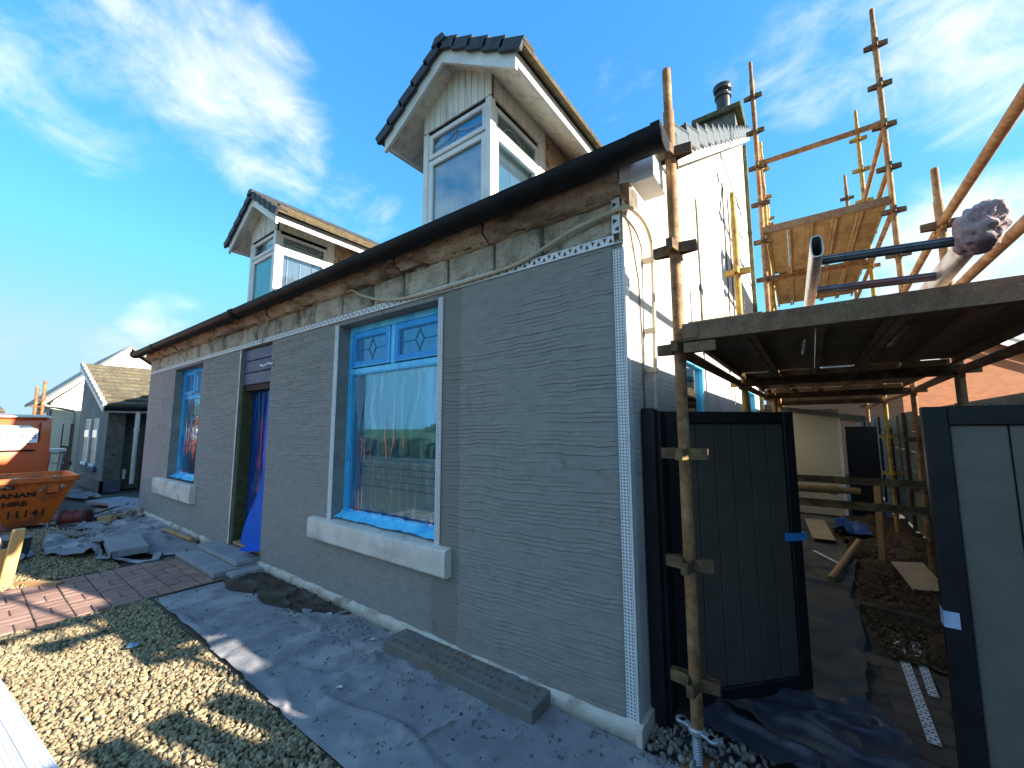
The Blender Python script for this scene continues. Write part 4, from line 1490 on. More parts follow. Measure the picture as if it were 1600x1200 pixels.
rail((UL[1][0], UL[1][1] + .03, 5.73), (UL[2][0], UL[2][1] - .03, 5.73), name="guard_rail")
rail((UL[0][0], UL[0][1] + .03, 4.14), (UL[1][0], UL[1][1] - .03, 4.14))
rail((UL[1][0], UL[1][1] + .03, 4.14), (UL[2][0], UL[2][1] - .03, 4.14))
rail((UR[0][0], UR[0][1] + .03, 4.14), (UR[1][0], UR[1][1] - .03, 4.14))
rail((UR[1][0], UR[1][1] + .03, 4.14), (UR[2][0], UR[2][1] - .03, 4.14))
for y, zz_ in ((2.1, 1.17), (1.95, 1.0)):
    MB().bar((.30, y, zz_ + .01), (1.69, y, zz_ + .01), .006, .05).bar((.30, y - .03, zz_ - .014), (1.69, y - .03, zz_ - .014), .06, .006).build("cross_ledger", m_bracket, S)
pi_ = MB().tube((.30, 2.3, 1.07), (.92, 2.32, 1.07), .032, 14)
pi_.tube((.90, 2.32, 1.07), (.95, 2.32, 1.07), .040, 14).tube((.95, 2.32, 1.07), (1.10, 2.33, 1.07), .028, 14)
pi_.build("cross_tube", m_wood, S, smooth=True)


def transom(y, x0, x1, z, mat, h=.085):
    o = MB().box(x0, x1, y - .035, y - .027, z - h / 2, z + h / 2)
    o.box(x0, x1, y - .027, y + .035, z - h / 2, z - h / 2 + .008)
    o.box(x0, x0 + .07, y - .042, y + .03, z - h / 2 + .01, z + h / 2 - .01)
    o.box(x1 - .07, x1, y - .042, y + .03, z - h / 2 + .01, z + h / 2 - .01)
    return o.build("transom", mat, S)


def planks(y0, y1, x0, x1, z, mat, n=5, skew=0):
    w = (x1 - x0) / n
    for k in range(n):
        a = x0 + k * w + .003
        b_ = x0 + (k + 1) * w - .003
        dx = skew
        jz = random.uniform(-.004, .004)
        o = MB()

        def bx2(xa, xb, za_, zb_):
            o.add([(xa, y0, za_ + jz), (xb, y0, za_ + jz), (xb + dx, y1, za_ + jz), (xa + dx, y1, za_ + jz), (xa, y0, zb_ + jz), (xb, y0, zb_ + jz), (xb + dx, y1, zb_ + jz), (xa + dx, y1, zb_ + jz)],
                  [(0, 3, 2, 1), (4, 5, 6, 7), (0, 1, 5, 4), (1, 2, 6, 5), (2, 3, 7, 6), (3, 0, 4, 7)])
        bx2(a, b_, z + .052, z + .056)
        bx2(a, a + .005, z, z + .052)
        bx2(b_ - .005, b_, z, z + .052)
        bx2(a + .005, a + .030, z, z + .005)
        bx2(b_ - .030, b_ - .005, z, z + .005)
        o.build("deck_plank", mat, S)


transom(-.08, .33, 1.78, 2.065, m_transom)
for y in (2.05, 4.05, 6.1):
    transom(y, .33, 1.70, 2.01, m_bracket, .07)
planks(-.04, 2.03, .32, 1.66, 2.045, m_plankdark)
planks(2.08, 4.03, .34, 1.66, 2.045, m_plankdark)
planks(4.08, 6.08, .36, 1.66, 2.045, m_plankdark)
planks(6.13, 8.1, .36, 1.66, 2.045, m_plankdark)
transom(4.08, .45, 1.74, 4.255, m_transom)
transom(6.08, .42, 1.72, 4.19, m_rust, .07)
planks(4.12, 6.05, .47, 1.70, 4.215, m_plank, 5, -.04)
planks(6.12, 8.2, .43, 1.67, 4.215, m_plank, 5, -.04)
# short stub under the deck corner
MB().bar((.33, -.09, 1.992), (.47, -.09, 1.992), .03, .05).build("stub_bracket", m_transom, S)
MB().bar((1.72, 4.0, 4.24), (1.72, 4.0, 4.62), .012, .16, (0, 1, 0)).build("toe_board", m_plank, S)
# loose boards on the decks
o = MB().box(.335, .66, -.02, 1.6, 2.104, 2.138).build("scaffold_board", m_plank, None, bevel=.003)
tag(o, "tan scaffold board lying on the low deck by the near corner standard", "board")
o = MB().obox((1.62, .55, 2.18), (.92, .05, .38), (-.05, 1, 0), (-.38, 0, .92), (.17, .60, .008)).build("scaffold_board", m_plank, None)
hol = MB()
tag(o, "tan punched steel board tilted on the low deck at the right edge", "board")
for k in range(8):
    for q in range(3):
        pc = Vector((1.62, .55, 2.18)) + Vector((.92, .05, .38)).normalized() * (-.1 + .1 * q) + Vector((-.05, 1, 0)).normalized() * (-.5 + .14 * k)
        nrm = Vector((-.38, 0, .92)).normalized()
        hol.tube(pc - nrm * .0095, pc + nrm * .0095, .014, 10)
ho = hol.build("punched_dimples", m_bracket, o)
o = MB().box(.52, .95, 5.9, 8.0, 4.28, 4.31).build("scaffold_board", m_plank, None, bevel=.003)
tag(o, "pale scaffold board on the high deck next to the chimney end", "board")

# ladder poking out over the near edge of the low deck
LD = thing("ladder", "aluminium ladder with oval stiles poking out over the low scaffold deck", "ladder", (1.0, .2, 2.2))


def stile(p, q, open_end=True):
    p = Vector(p)
    q = Vector(q)
    d = (q - p).normalized()
    sd_ = Vector((1, 0, 0))
    sd_ = (sd_ - d * sd_.dot(d)).normalized()
    u = sd_.cross(d)
    ring = []
    n = 20
    V = []
    for c in (p, q):
        for k in (1.0, .82):
            for i in range(n):
                t = 2 * math.pi * i / n
                a = math.copysign(abs(math.cos(t)) ** .6, math.cos(t)) * .019 * (k if k == 1 else .78)
                b_ = math.copysign(abs(math.sin(t)) ** .6, math.sin(t)) * .042 * (k if k == 1 else .90)
                V.append(c + sd_ * a + u * b_)
    F = []
    for i in range(n):
        j_ = (i + 1) % n
        F += [(i, j_, 2 * n + j_, 2 * n + i), (n + j_, n + i, 3 * n + i, 3 * n + j_), (2 * n + i, 2 * n + j_, 3 * n + j_, 3 * n + i), (i, n + i, n + j_, j_)]
    o = MB()
    o.add(V, F)
    return o.build("stile", m_alu, LD, smooth=True)


LA, LB = Vector((.80, .95, 2.10)), Vector((.868, -.42, 2.245))
RA, RB = Vector((1.20, .95, 2.10)), Vector((1.275, -.42, 2.215))
stile(LA, LB)
stile(RA, RB)
for t in (.91, .69, .47, .25):
    p = LA.lerp(LB, t)
    q = RA.lerp(RB, t)
    rg = MB().tube(p, q, .0145, 12)
    for k in range(8):
        a = 2 * math.pi * k / 8
        off = Vector((0, math.cos(a), math.sin(a))) * .0145
        rg.tube(p + off, q + off, .0028, 5)
    rg.build("rung", m_rung, LD, smooth=True)
# rag round the right stile end
rg = bmesh.new()
bmesh.ops.create_icosphere(rg, subdivisions=4, radius=1)
me = bpy.data.meshes.new("rag")
d = (RB - RA).normalized()
sd_ = (Vector((1, 0, 0)) - d * d.x).normalized()
u = sd_.cross(d)
from mathutils import noise as mn
for v in rg.verts:
    c = v.co.copy()
    k = 1 + .26 * mn.noise(c * 1.4 + Vector((3, 1, 2))) + .05 * mn.noise(c * 5) - .22 * (1 - min(1, abs(mn.noise(Vector((c.x * 1.6, c.y * 1.6, c.z * 3.2)) + Vector((9, 0, 0)))) * 5))
    v.co = RA.lerp(RB, .955) + d * (c.z * .115 * k) + sd_ * (c.x * .055 * k) + u * (c.y * .068 * k)
rg.to_mesh(me)
rg.free()
o = link("rag", me, m_rag, None, True)
tag(o, "dirty pink rag wrapped round the right hand end of the ladder", "rag")

# ------------------------------------------------------------------ gates and posts
def gate(name, label, hinge, free, z0, z1, nb, th=.05, fr=.075, bm_=None):
    h = Vector((hinge[0], hinge[1], 0))
    f = Vector((free[0], free[1], 0))
    d = (f - h).normalized()
    L = (f - h).length
    nrm = Vector((d.y, -d.x, 0))
    G_ = thing(name, label, "gate", (hinge[0], hinge[1], 0), "grey boarded gates")

    def bb(a, b_, za, zb, t, name_, mat, off=0.0, bev=.004):
        o = MB().obox(h + d * ((a + b_) / 2) + Vector((0, 0, (za + zb) / 2)) + nrm * off, d, nrm, (0, 0, 1), ((b_ - a) / 2, t / 2, (zb - za) / 2))
        return o.build(name_, mat, G_, bevel=bev)
    fr_ = MB()
    for (a, b_, za, zb) in ((0, fr, z0, z1), (L - fr, L, z0, z1), (fr, L - fr, z0, z0 + fr), (fr, L - fr, z1 - fr, z1)):
        fr_.obox(h + d * ((a + b_) / 2) + Vector((0, 0, (za + zb) / 2)), d, nrm, (0, 0, 1), ((b_ - a) / 2, th / 2, (zb - za) / 2))
    fr_.build("frame", m_gateframe, G_, bevel=.004)
    w = (L - 2 * fr) / nb
    for k in range(nb):
        bb(fr + k * w + .0025, fr + (k + 1) * w - .0025, z0 + fr, z1 - fr, .024, "board", bm_ or m_gateboard, .0)
    bb(fr, L - fr, z0 + fr, z1 - fr, .006, "backing", m_gateframe, -.011 if nrm.y < 0 else .011, 0)
    return G_, h, d, nrm, L


G1, h1, d1, n1, L1 = gate("side_gate", "dark grey boarded gate standing open against the passage beside the near corner", (.10, .335), (.70, 1.0), .05, 1.70, 6)
tp = MB().obox(h1 + d1 * (L1 - .045) + Vector((0, 0, .93)), d1, n1, (0, 0, 1), (.07, .029, .022))
tp.build("tape", m_bluetape, G1)
G2, h2, d2, n2, L2 = gate("side_gate", "closed grey boarded gate filling the right edge of the picture", (2.12, .185), (1.178, .185), .05, 1.684, 5, bm_=pbr("gate_board_skylit", (.165, .15, .13), (.14, .128, .113), 5, .6, bump=.1, bscale=100, spec=.3))  # paler boards: sky light on this leaf is put into the colour
MB().obox(h2 + d2 * (L2 - .02) + Vector((0, 0, .86)), d2, n2, (0, 0, 1), (.022, .028, .03)).build("tape", pbr("pale_tape", (.45, .55, .75), (.3, .4, .65), 20, .4), G2)
o = MB().box(.012, .088, .17, .26, 0, 1.715).build("gate_post", m_gateframe, None, bevel=.005)
tag(o, "black gate post fixed to the house corner", "post")
bx("packer", m_gateframe, o, .088, .108, .215, .29, 0, 1.70)
o = MB().box(2.14, 2.24, .13, .23, 0, 1.75).build("gate_post", m_gateframe, None, bevel=.005)
tag(o, "black gate post on the fence side beyond the closed gate", "post")

# ------------------------------------------------------------------ passage: fence, outhouse, odds and ends
F = thing("side_fence", "weathered grey panel fence along the right of the passage", "fence", (2.05, 5, 0))
for k in range(9):
    y = .6 + k * 1.55
    bx("fence_post", m_brownfence, F, 1.98, 2.08, y - .05, y + .05, 0, 1.60 if k % 2 else 1.84)
    for r_ in range(6):
        bx("fence_panel", m_greyfence, F, 2.02, 2.05, y + .055, y + 1.495, .02 + .305 * r_, .02 + .305 * r_ + .297)
    bx("fence_batten", m_greyfence, F, 1.995, 2.018, y + .70, y + .80, 0, 1.80)
# battened fence that goes on towards the street (its top throws the slotted shadow)
F2 = thing("street_fence", "hit and miss board fence running from the gate to the street", "fence", (2.4, -1.5, 0))
bx("fence_panel", m_greyfence, F2, 2.40, 2.42, -4.2, .12, 0, 1.74)
bx("fence_panel", m_greyfence, F2, 2.40, 2.42, .125, .75, 0, 2.04)  # taller solid stretch added to shade the ground sheet
yk = .08
k = 0
while yk > -4.1:
    bx("fence_board", m_greyfence, F2, 2.38, 2.40, yk - .165, yk, .0, 1.99 + .04 * k / 4 + random.uniform(-.012, .012))
    yk -= .235
    k += 1
bx("fence_rail", m_greyfence, F2, 2.43, 2.47, -4.2, .12, 1.6, 1.68)
bx("fence_panel", m_greyfence, F2, 2.40, 2.42, -4.2, -1.75, 1.745, 2.4)

OH = thing("outhouse", "cream roughcast outhouse with sloping roof closing the passage", "outhouse", (.4, 8.4, 0))
bx("wall", m_cream, OH, -.8, 1.22, 7.5, 9.4, 0, 1.95)
MB().prism([(-.8, 7.42, 2.1), (1.6, 7.42, 1.72), (1.6, 7.42, 1.80), (-.8, 7.42, 2.22)], (0, 2.1, 0)).build("roof", m_rough, OH)
bx("corner_bead", m_greypipe, OH, 1.195, 1.235, 7.47, 7.51, 0, 1.76)
bx("door_screen", m_gateframe, OH, 1.30, 1.75, 7.7, 7.74, 0, 1.62)

o = MB()
perforated(o, (1.175, .84, .03), (.02, 1.7, .0), (1, 0, 0), 1.72, .05, .03, 2, truss=True)
o.build("bead_strip", m_bead)
tag(bpy.data.objects["bead_strip"], "long white perforated bead strip lying in the passage beside the closed gate", "bead strip")
o = MB()
perforated(o, (1.26, 1.35, .03), (.03, .75, .0), (1, 0, 0), .78, .045, .03, 2, truss=True)
tag(o.build("bead_strip", m_bead), "short white perforated bead strip half hidden by the closed gate", "bead strip")
tag(MB().bar((1.05, 2.62, .05), (1.62, 2.42, .05), .10, .09).build("kerb_stone", m_dirt, None, bevel=.008), "dark kerb stone across the passage beside the gravel", "kerb")
tag(MB().tube((.86, 3.2, .07), (1.19, 4.75, .16), .034, 12).build("round_timber", m_wood, None, smooth=True), "round timber pole lying on the passage sheet", "pole")
tag(MB().obox((.79, 5.75, .07), (1, .1, 0), (-.1, 1, .08), (0, -.08, 1), (.13, .52, .004)).build("cardboard_sheet", m_card), "pale square of cardboard at the far end of the passage", "cardboard")
tag(MB().obox((1.58, 3.75, .10), (1, .1, .1), (-.1, 1, .1), (-.1, -.1, 1), (.13, .35, .004)).build("cardboard_sheet", m_card), "brown cardboard piece leaning on the gravel by the fence", "cardboard")
sheet("polythene_scrap", [(.93, 5.4), (1.0, 6.3), (1.35, 6.0), (1.42, 5.5)], pbr("dark_blue_polythene", (.02, .06, .2), (.04, .10, .28), 12, .4), .08, .06, .04, 71, 0, 4, "blue polythene scrap crumpled at the passage end", "polythene sheet")
tag(MB().bar((.72, 4.35, .06), (.98, 3.9, .05), .025, .012).build("white_lath", m_bead), "thin white lath on the passage sheet", "lath")
tag(MB().bar((1.36, 4.2, 0), (1.38, 4.25, 1.0), .06, .06).build("timber_stake", m_wood), "upright brown timber stake at the passage fence", "stake")

# ------------------------------------------------------------------ things by the front wall
KB = thing("kerb_block", "long dusty concrete block with rings of studs beside the plinth", "block", (-1.13, -.12, 0))
MB().obox((-1.135, -.125, .055), (1, .012, 0), (-.012, 1, 0), (0, 0, 1), (.635, .108, .042)).build("block_body", m_slabside, KB, bevel=.006)
sp = []
ring = MB()
disc_ = MB()
for i in range(19):
    for k in range(3):
        px = -1.70 + i * .0625 + (.03 if k % 2 else 0)
        py = -.195 + k * .068
        if random.random() < .12:
            continue
        a0 = random.uniform(0, 6.28)
        pts_ = [(px + .0155 * math.cos(a0 + t), py + .0155 * math.sin(a0 + t), .0975) for t in [4.6 * q / 7 for q in range(8)]]
        ring.path(pts_, .0055, 5)
        disc_.lathe((px, py, .0972), [(.013, 0), (.012, .0012), (.001, .0013)], 10)  # raised dark discs paint the shade inside the studs
ro_ = ring.build("stud_rings", m_slabside, KB)
ro_["kind"] = "stuff"
ro_ = disc_.build("stud_shade_discs", m_mortar, KB)
ro_["kind"] = "stuff"

ST = []


def slab(cx, cy, z, lx, ly, rz, label, th=.05):
    o = MB().obox((0, 0, 0), (1, 0, 0), (0, 1, 0), (0, 0, 1), (lx / 2, ly / 2, th / 2)).build("paving_slab", m_slab, None, bevel=.006)
    o.location = (cx, cy, z + th / 2)
    o.rotation_euler = (0, 0, rz)
    tag(o, label, "paving slab", "grey paving slabs in and around the front step")
    return o


slab(-5.24, -.215, .035, .80, .46, .01, "grey slab of the lower step, end farthest from the big window")
slab(-4.60, -.215, .035, .46, .46, -.01, "grey slab at the near front corner of the lower step")
slab(-5.24, .02, .090, .78, .40, .01, "grey slab of the upper step against the door's left jamb") .location.y = -.03
slab(-4.62, -.03, .090, .44, .40, -.01, "grey slab of the upper step under the blue drape")
slab(-4.27, -.13, .025, .17, .42, .02, "narrow grey slab tucked against the wall at the step's near end")
o = bx("step_bed", m_slabside, None, -5.66, -4.36, -.45, -.04, .0, .034)
tag(o, "brown mortar bed under the lower front step", "step bed")
o = bx("step_bed", m_slabside, None, -5.62, -4.40, -.23, -.04, .0851, .089)
tag(o, "thin mortar bed between the upper and lower front step slabs", "step bed")
o = slab(-6.55, -.74, .05, .95, .36, -.10, "pale slab wrapped in sheet lying beside the paved path", .09)
sheet("sheet_fold", [(-7.15, -.98), (-7.1, -.88), (-6.3, -.98), (-5.75, -.70), (-5.62, -.3), (-5.55, -.32), (-5.68, -.78), (-6.2, -1.06)], m_sheet, .015, .05, .02, 83, .02, 5, "folded grey sheet edge around the slab next to the path", "ground sheet", wig=.01)
slab(-11.1, .05, .03, 1.5, .6, .25, "pale slab lying on the ground beyond the far corner of the cottage", .06)
slab(-9.9, -.12, .10, .9, .5, -.15, "pale slab on top of the rubble pile near the far corner", .05)
tag(MB().tube((-7.35, -.14, .055), (-6.28, -.10, .06), .03, 10).build("timber_batten", m_wood, None, smooth=True), "round brown timber lying on the sheet along the plinth", "timber")
tag(MB().bar((-7.2, -.05, .05), (-6.2, -.06, .05), .05, .02).build("timber_batten", m_slabside), "flat weathered batten squeezed between sheet and plinth", "timber")
# rubble pile at far corner
P1, R1 = scatter(130, -10.0, -9.0, -.45, .02, .03, .085, .03)
tag(stones("rubble_pile", P1, R1, m_rubble), kind="stuff")
for i, (a, b_, lab) in enumerate([((-9.6, -.75, .06), (-8.9, -.45, .28), "bent grey board propped on the rubble beside the red drum"),
                                  ((-9.3, -.95, .05), (-8.5, -.62, .07), "splintered board lying flat between red drum and sheet"),
                                  ((-8.6, -1.1, .05), (-7.9, -.95, .06), "pale broken board in front of the red drum")]):
    tag(MB().bar(a, b_, .16, .015).build("broken_board", m_slabside if i else m_sheet), lab, "board", "broken boards in front of the skip")
dr = thing("strap_drum", "dark red banded drum lying beside the orange skip", "drum", (-9.25, -.95, 0))
dm = MB()
dm.tube((-9.35, -1.02, .13), (-9.15, -.72, .13), .125, 18)
dm.build("drum_body", m_red, dr, smooth=True)
for t in (.1, .5, .9):
    p = Vector((-9.35, -1.02, .13)).lerp(Vector((-9.15, -.72, .13)), t)
    dd = Vector((.2, .3, 0)).normalized()
    MB().tube(p - dd * .015, p + dd * .015, .135, 18).build("drum_band", m_brownfence if t != .5 else m_red, dr, smooth=True)
tag(MB().bar((-8.95, -.62, .10), (-8.7, -.5, .12), .09, .09).build("timber_offcut", m_wood, None, bevel=.006), "short square timber offcut beside the red drum", "timber")
# twig, scrap, flakes on the near sheet
tag(MB().path([(-.93, -.72, .03), (-.90, -.66, .035), (-.885, -.57, .032), (-.86, -.49, .034), (-.845, -.45, .03)], .005, 6).build("twig", m_chip), "pale curved twig lying on the sheet by the concrete block", "twig")
for (x_, y_, s_, lab) in ((-2.62, -.16, .035, "white plaster flake on the soil edge under the big window"), (-1.95, -.20, .025, "white plaster flake between soil and concrete block"), (-2.30, -.30, .018, "small white flake on the sheet under the window sill"), (-1.62, -.66, .028, "pale flake alone in the middle of the near sheet")):
    tag(MB().prism([(x_ + s_ * r_ * math.cos(t), y_ + s_ * .55 * r_ * math.sin(t), .031 + .006 * math.cos(t)) for t, r_ in ((0, 1), (.8, .7), (1.9, .9), (2.9, .75), (3.9, 1.0), (5.2, .6))], (.002, 0, .005)).build("plaster_flake", m_bead), lab, "plaster flake", "plaster flakes on the sheet")
sheet("film_scrap", [(-3.31, -1.31), (-3.25, -1.25), (-3.19, -1.28), (-3.23, -1.34)], pbr("dull_blue_film", (.06, .16, .26), (.10, .22, .33), 18, .4), .04, .03, .008, 91, 0, 12, "scrap of blue film caught on the shaded gravel", "film scrap")

# white bead strips lying at the bottom left
BS = thing("bead_bundle", "wide white perforated bead strip lying on the gravel at the bottom left", "bead strip", (-2.7, -1.95, 0))
o = MB()
u_ = Vector((1.0, .09, 0)).normalized()
w_ = Vector((.09, -1.0, 0)).normalized()
p0 = Vector((-3.45, -1.902, .055))
perforated(o, p0, u_, (w_ + Vector((0, 0, .18))), 1.5, .062, .02, 3, hole=.45)
perforated(o, p0 + w_ * .075 + Vector((0, 0, .012)), u_, (w_ - Vector((0, 0, .2))), 1.5, .075, .02, 4, hole=.45)
o.build("wing", m_bead, BS)
o = MB().tube(p0 + w_ * .068 + Vector((0, 0, .013)), p0 + w_ * .068 + u_ * 1.5 + Vector((0, 0, .013)), .007, 8)
o.bar(p0 - w_ * .003, p0 - w_ * .003 + u_ * 1.5, .006, .010)
o.build("nose", m_bead, BS, smooth=True)

# timber post at the left edge
TP = thing("timber_post", "sunlit yellow timber post and boards at the left edge of the gravel", "post", (-5.86, -1.75, 0))
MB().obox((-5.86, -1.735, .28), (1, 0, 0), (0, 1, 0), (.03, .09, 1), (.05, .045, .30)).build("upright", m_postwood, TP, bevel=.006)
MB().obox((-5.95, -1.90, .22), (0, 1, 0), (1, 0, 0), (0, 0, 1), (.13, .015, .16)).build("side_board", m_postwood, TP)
MB().obox((-5.97, -1.92, .44), (0, 1, .2), (1, 0, 0), (0, -.2, 1), (.11, .04, .035)).build("capping", pbr("pinkish_board", (.5, .36, .32), (.4, .28, .25), 8, .8), TP)
tag(MB().bar((-5.86, -1.68, .03), (-5.5, -1.42, .03), .07, .03).build("edging_board", m_wood), "rust brown edging board lying across the sunlit gravel beside the path", "board")
# dark bucket behind the post
tag(MB().lathe((-7.2, -1.62, 0), [(.10, 0), (.13, .26), (.14, .27), (.125, .27)], 18).build("bucket", pbr("green_bucket", (.06, .085, .07), (.04, .06, .05), 8, .5), None, smooth=True), "dull green bucket standing behind the timber post", "bucket")


# ------------------------------------------------------------------ skip and van
def text_mesh(name, body, size, loc, xdir, ydir, mat, parent, ext=.002, align='LEFT', bold=0.0, sx=1.0):
    cu = bpy.data.curves.new(name, 'FONT')
    cu.body = body
    cu.size = size
    cu.extrude = ext
    cu.offset = bold
    cu.align_x = align
    t = bpy.data.objects.new(name, cu)
    COL.objects.link(t)
    bpy.context.view_layer.update()
    dg = bpy.context.evaluated_depsgraph_get()
    me = bpy.data.meshes.new_from_object(t.evaluated_get(dg))
    bpy.data.objects.remove(t)
    bpy.data.curves.remove(cu)
    xd = Vector(xdir).normalized()
    yd = Vector(ydir).normalized()
    zd = xd.cross(yd)
    og = origin_of(parent)
    for v in me.vertices:
        c = v.co
        v.co = Vector(loc) + xd * (c.x * sx) + yd * c.y + zd * c.z - og
    return link(name, me, mat, parent)


SK = thing("skip", "orange builder's skip with worn black lettering", "skip", (-10, -1.35, 0))
# outline: rim rectangle and bottom rectangle
rim = [(-9.40, -2.02), (-9.40, -.87), (-10.7, -.87), (-10.7, -2.02)]
bot = [(-9.70, -1.58), (-9.70, -1.12), (-10.5, -1.12), (-10.5, -1.58)]
ZR, ZBt = .80, .02
o = MB()
V = [(*p, ZR) for p in rim] + [(*p, ZBt) for p in bot]
inr = [(-9.43, -1.98), (-9.43, -.91), (-10.67, -.91), (-10.67, -1.98)]
inb = [(-9.71, -1.56), (-9.71, -1.14), (-10.48, -1.14), (-10.48, -1.56)]
V += [(*p, ZR) for p in inr] + [(*p, ZBt + .03) for p in inb]
Fc = []
for i in range(4):
    j_ = (i + 1) % 4
    Fc += [(i, j_, 4 + j_, 4 + i), (8 + j_, 8 + i, 12 + i, 12 + j_), (i, 8 + i, 8 + j_, j_)]
Fc += [(4, 5, 6, 7), (15, 14, 13, 12)]
o.add(V, Fc)
o.build("hull", m_skip, SK)
rr = MB()
for i in range(4):
    p = Vector((*rim[i], ZR - .02))
    q = Vector((*rim[(i + 1) % 4], ZR - .02))
    rr.bar(p, q, .06, .085)
rr.build("rim", m_skip, SK, bevel=.008)
fd = Vector((.3, 0, .78)).normalized()      # up the sloping face
fn = Vector((.78, 0, -.3)).normalized()


def onface(y, z):
    return Vector((-9.70 + (z - ZBt) * .3846, y, z)) + fn * .003


text_mesh("lettering", "SKIPELEVELLS", .080, onface(-2.02, .655) + fn * .001, (0, 1, 0), fd, m_letter, SK, bold=.004)
text_mesh("lettering", "ANAN", .115, onface(-1.70, .515), (0, 1, 0), fd, m_letter, SK, bold=.006, sx=1.15)
text_mesh("lettering", "HIRE", .115, onface(-1.66, .375), (0, 1, 0), fd, m_letter, SK, bold=.006, sx=1.08)
text_mesh("lettering", "11141", .185, onface(-1.62, .175), (0, 1, 0), fd, m_letter, SK, bold=.002, sx=.98)
bx("lug", m_skip, SK, -9.52, -9.44, -1.20, -1.08, .56, .72)
bx("lug_bar", m_brownfence, SK, -9.52, -9.45, -1.22, -1.12, .535, .555)
P1, R1 = scatter(260, -10.6, -9.48, -1.92, -.96, .03, .09, .62)
tag(stones("skip_rubble", P1, R1, m_rubble), kind="stuff")

VN = thing("parked_van", "orange van with a white roof shaped sign parked behind the skip", "van", (-13, -3.2, 0))
vb = MB()
prof = [(-12.02, .45), (-11.96, .55), (-11.94, 1.0), (-11.97, 1.25), (-12.06, 1.72), (-12.16, 1.86), (-12.4, 1.91), (-13.5, 1.91), (-13.74, 1.86), (-13.84, 1.72), (-13.93, 1.25), (-13.96, .55), (-13.88, .45)]
nprof = len(prof)
secs = [(-5.6, .0, .80, .45), (-5.2, .0, .9, .62), (-4.4, .0, .98, .80), (-3.7, .0, 1, 1.0), (-1.10, .0, 1, 1.0), (-1.0, .0, .97, .985)]
V = []
for (y, _, sw, sh) in secs:
    for (x_, z_) in prof:
        V.append((-12.95 + (x_ + 12.95) * sw, y, .45 + (z_ - .45) * sh))
Fc = []
for k in range(len(secs) - 1):
    for i in range(nprof):
        j_ = (i + 1) % nprof
        Fc.append((k * nprof + i, k * nprof + j_, (k + 1) * nprof + j_, (k + 1) * nprof + i))
Fc += [tuple(range(nprof)), tuple(range((len(secs) - 1) * nprof + nprof - 1, (len(secs) - 1) * nprof - 1, -1))]
vb.add(V, Fc)
vb.build("body", m_van, VN, smooth=True)
bx("rub_groove", m_black, VN, -11.965, -11.935, -3.4, -1.20, 1.165, 1.195)
bx("gutter_rail", m_white, VN, -12.16, -12.05, -3.9, -1.05, 1.845, 1.87)
bx("door_seam", m_black, VN, -12.09, -11.985, -1.165, -1.155, .62, 1.74)
for yw in (-1.75, -4.6):
    MB().tube((-11.93, yw, .32), (-12.15, yw, .32), .32, 24).build("wheel", m_black, VN, smooth=True)
bx("rear_bumper", m_black, VN, -13.9, -11.98, -1.02, -.93, .45, .72)
bx("rear_lamp", m_signr, VN, -12.06, -11.99, -1.03, -.985, .75, 1.15)
# sign on the side (leans in with the body)
sxd = Vector((0, 1, 0))
syd = Vector((-.17, 0, 1)).normalized()
so = Vector((-11.965, -1.98, 1.33))
sg = MB()
P_ = [so + sxd * a + syd * b_ for a, b_ in ((0, 0), (.80, 0), (.80, .25), (.68, .355), (.12, .355), (0, .25))]
sg.prism(P_, Vector((.006, 0, 0)))
sgo = sg.build("sign_board", m_signw, VN)
P_ = [so + sxd * a + syd * b_ + Vector((.008, 0, 0)) for a, b_ in ((.47, .335), (.67, .335), (.57, .255))]
MB().prism(P_, Vector((.002, 0, 0))).build("roof_emblem", m_signr, sgo)
text_mesh("lettering", "HOME", .165, so + sxd * .30 + syd * .10 + Vector((.009, 0, 0)), sxd, syd, m_signb, sgo, bold=.006, sx=1.02)
text_mesh("lettering", "ROOFING \u2022 ROUGHCAST", .048, so + sxd * .13 + syd * .03 + Vector((.009, 0, 0)), sxd, syd, m_letter, sgo, bold=.001, sx=1.05)
text_mesh("lettering", "RE", .165, so + sxd * .03 + syd * .10 + Vector((.009, 0, 0)), sxd, syd, m_signb, sgo, bold=.004, sx=1.0)
bpy.data.objects.remove(bpy.data.objects[[o_.name for o_ in sgo.children][-1]])

# ------------------------------------------------------------------ neighbouring houses
N = thing("neighbour_house", "small grey rendered house with mossy tiled roof left of the cottage", "house", (-15.5, 1.5, 0))
cx0 = -13.72
w = MB()
w.prism([(cx0, .10, 0), (-17.75, .10, 0), (-17.75, .10, 3.0), (-17.35, .10, 3.52), (cx0, .10, 2.12)], (0, .25, 0))
w.build("front_gable", m_neigh, N)
bx("side_wall", m_rough, N, -14.4, cx0 + .002, .102, .44, 0, 2.10)
bx("rear_side_wall", m_rough, N, -15.0, -14.2, .44, 6.0, 0, 2.2)
MB().prism([(-17.75, .3, 0), (-14.3, .3, 0), (-14.3, .3, 2.2), (-17.35, .3, 3.4), (-17.75, .3, 3.0)], (0, 5.5, 0)).build("rear_block", m_rough, N)
bx("plinth", m_bluegrey, N, -17.8, cx0 + .03, .07, .13, 0, .30)
bx("plinth", m_bluegrey, N, cx0 - .05, cx0 + .03, .07, .46, 0, .295)
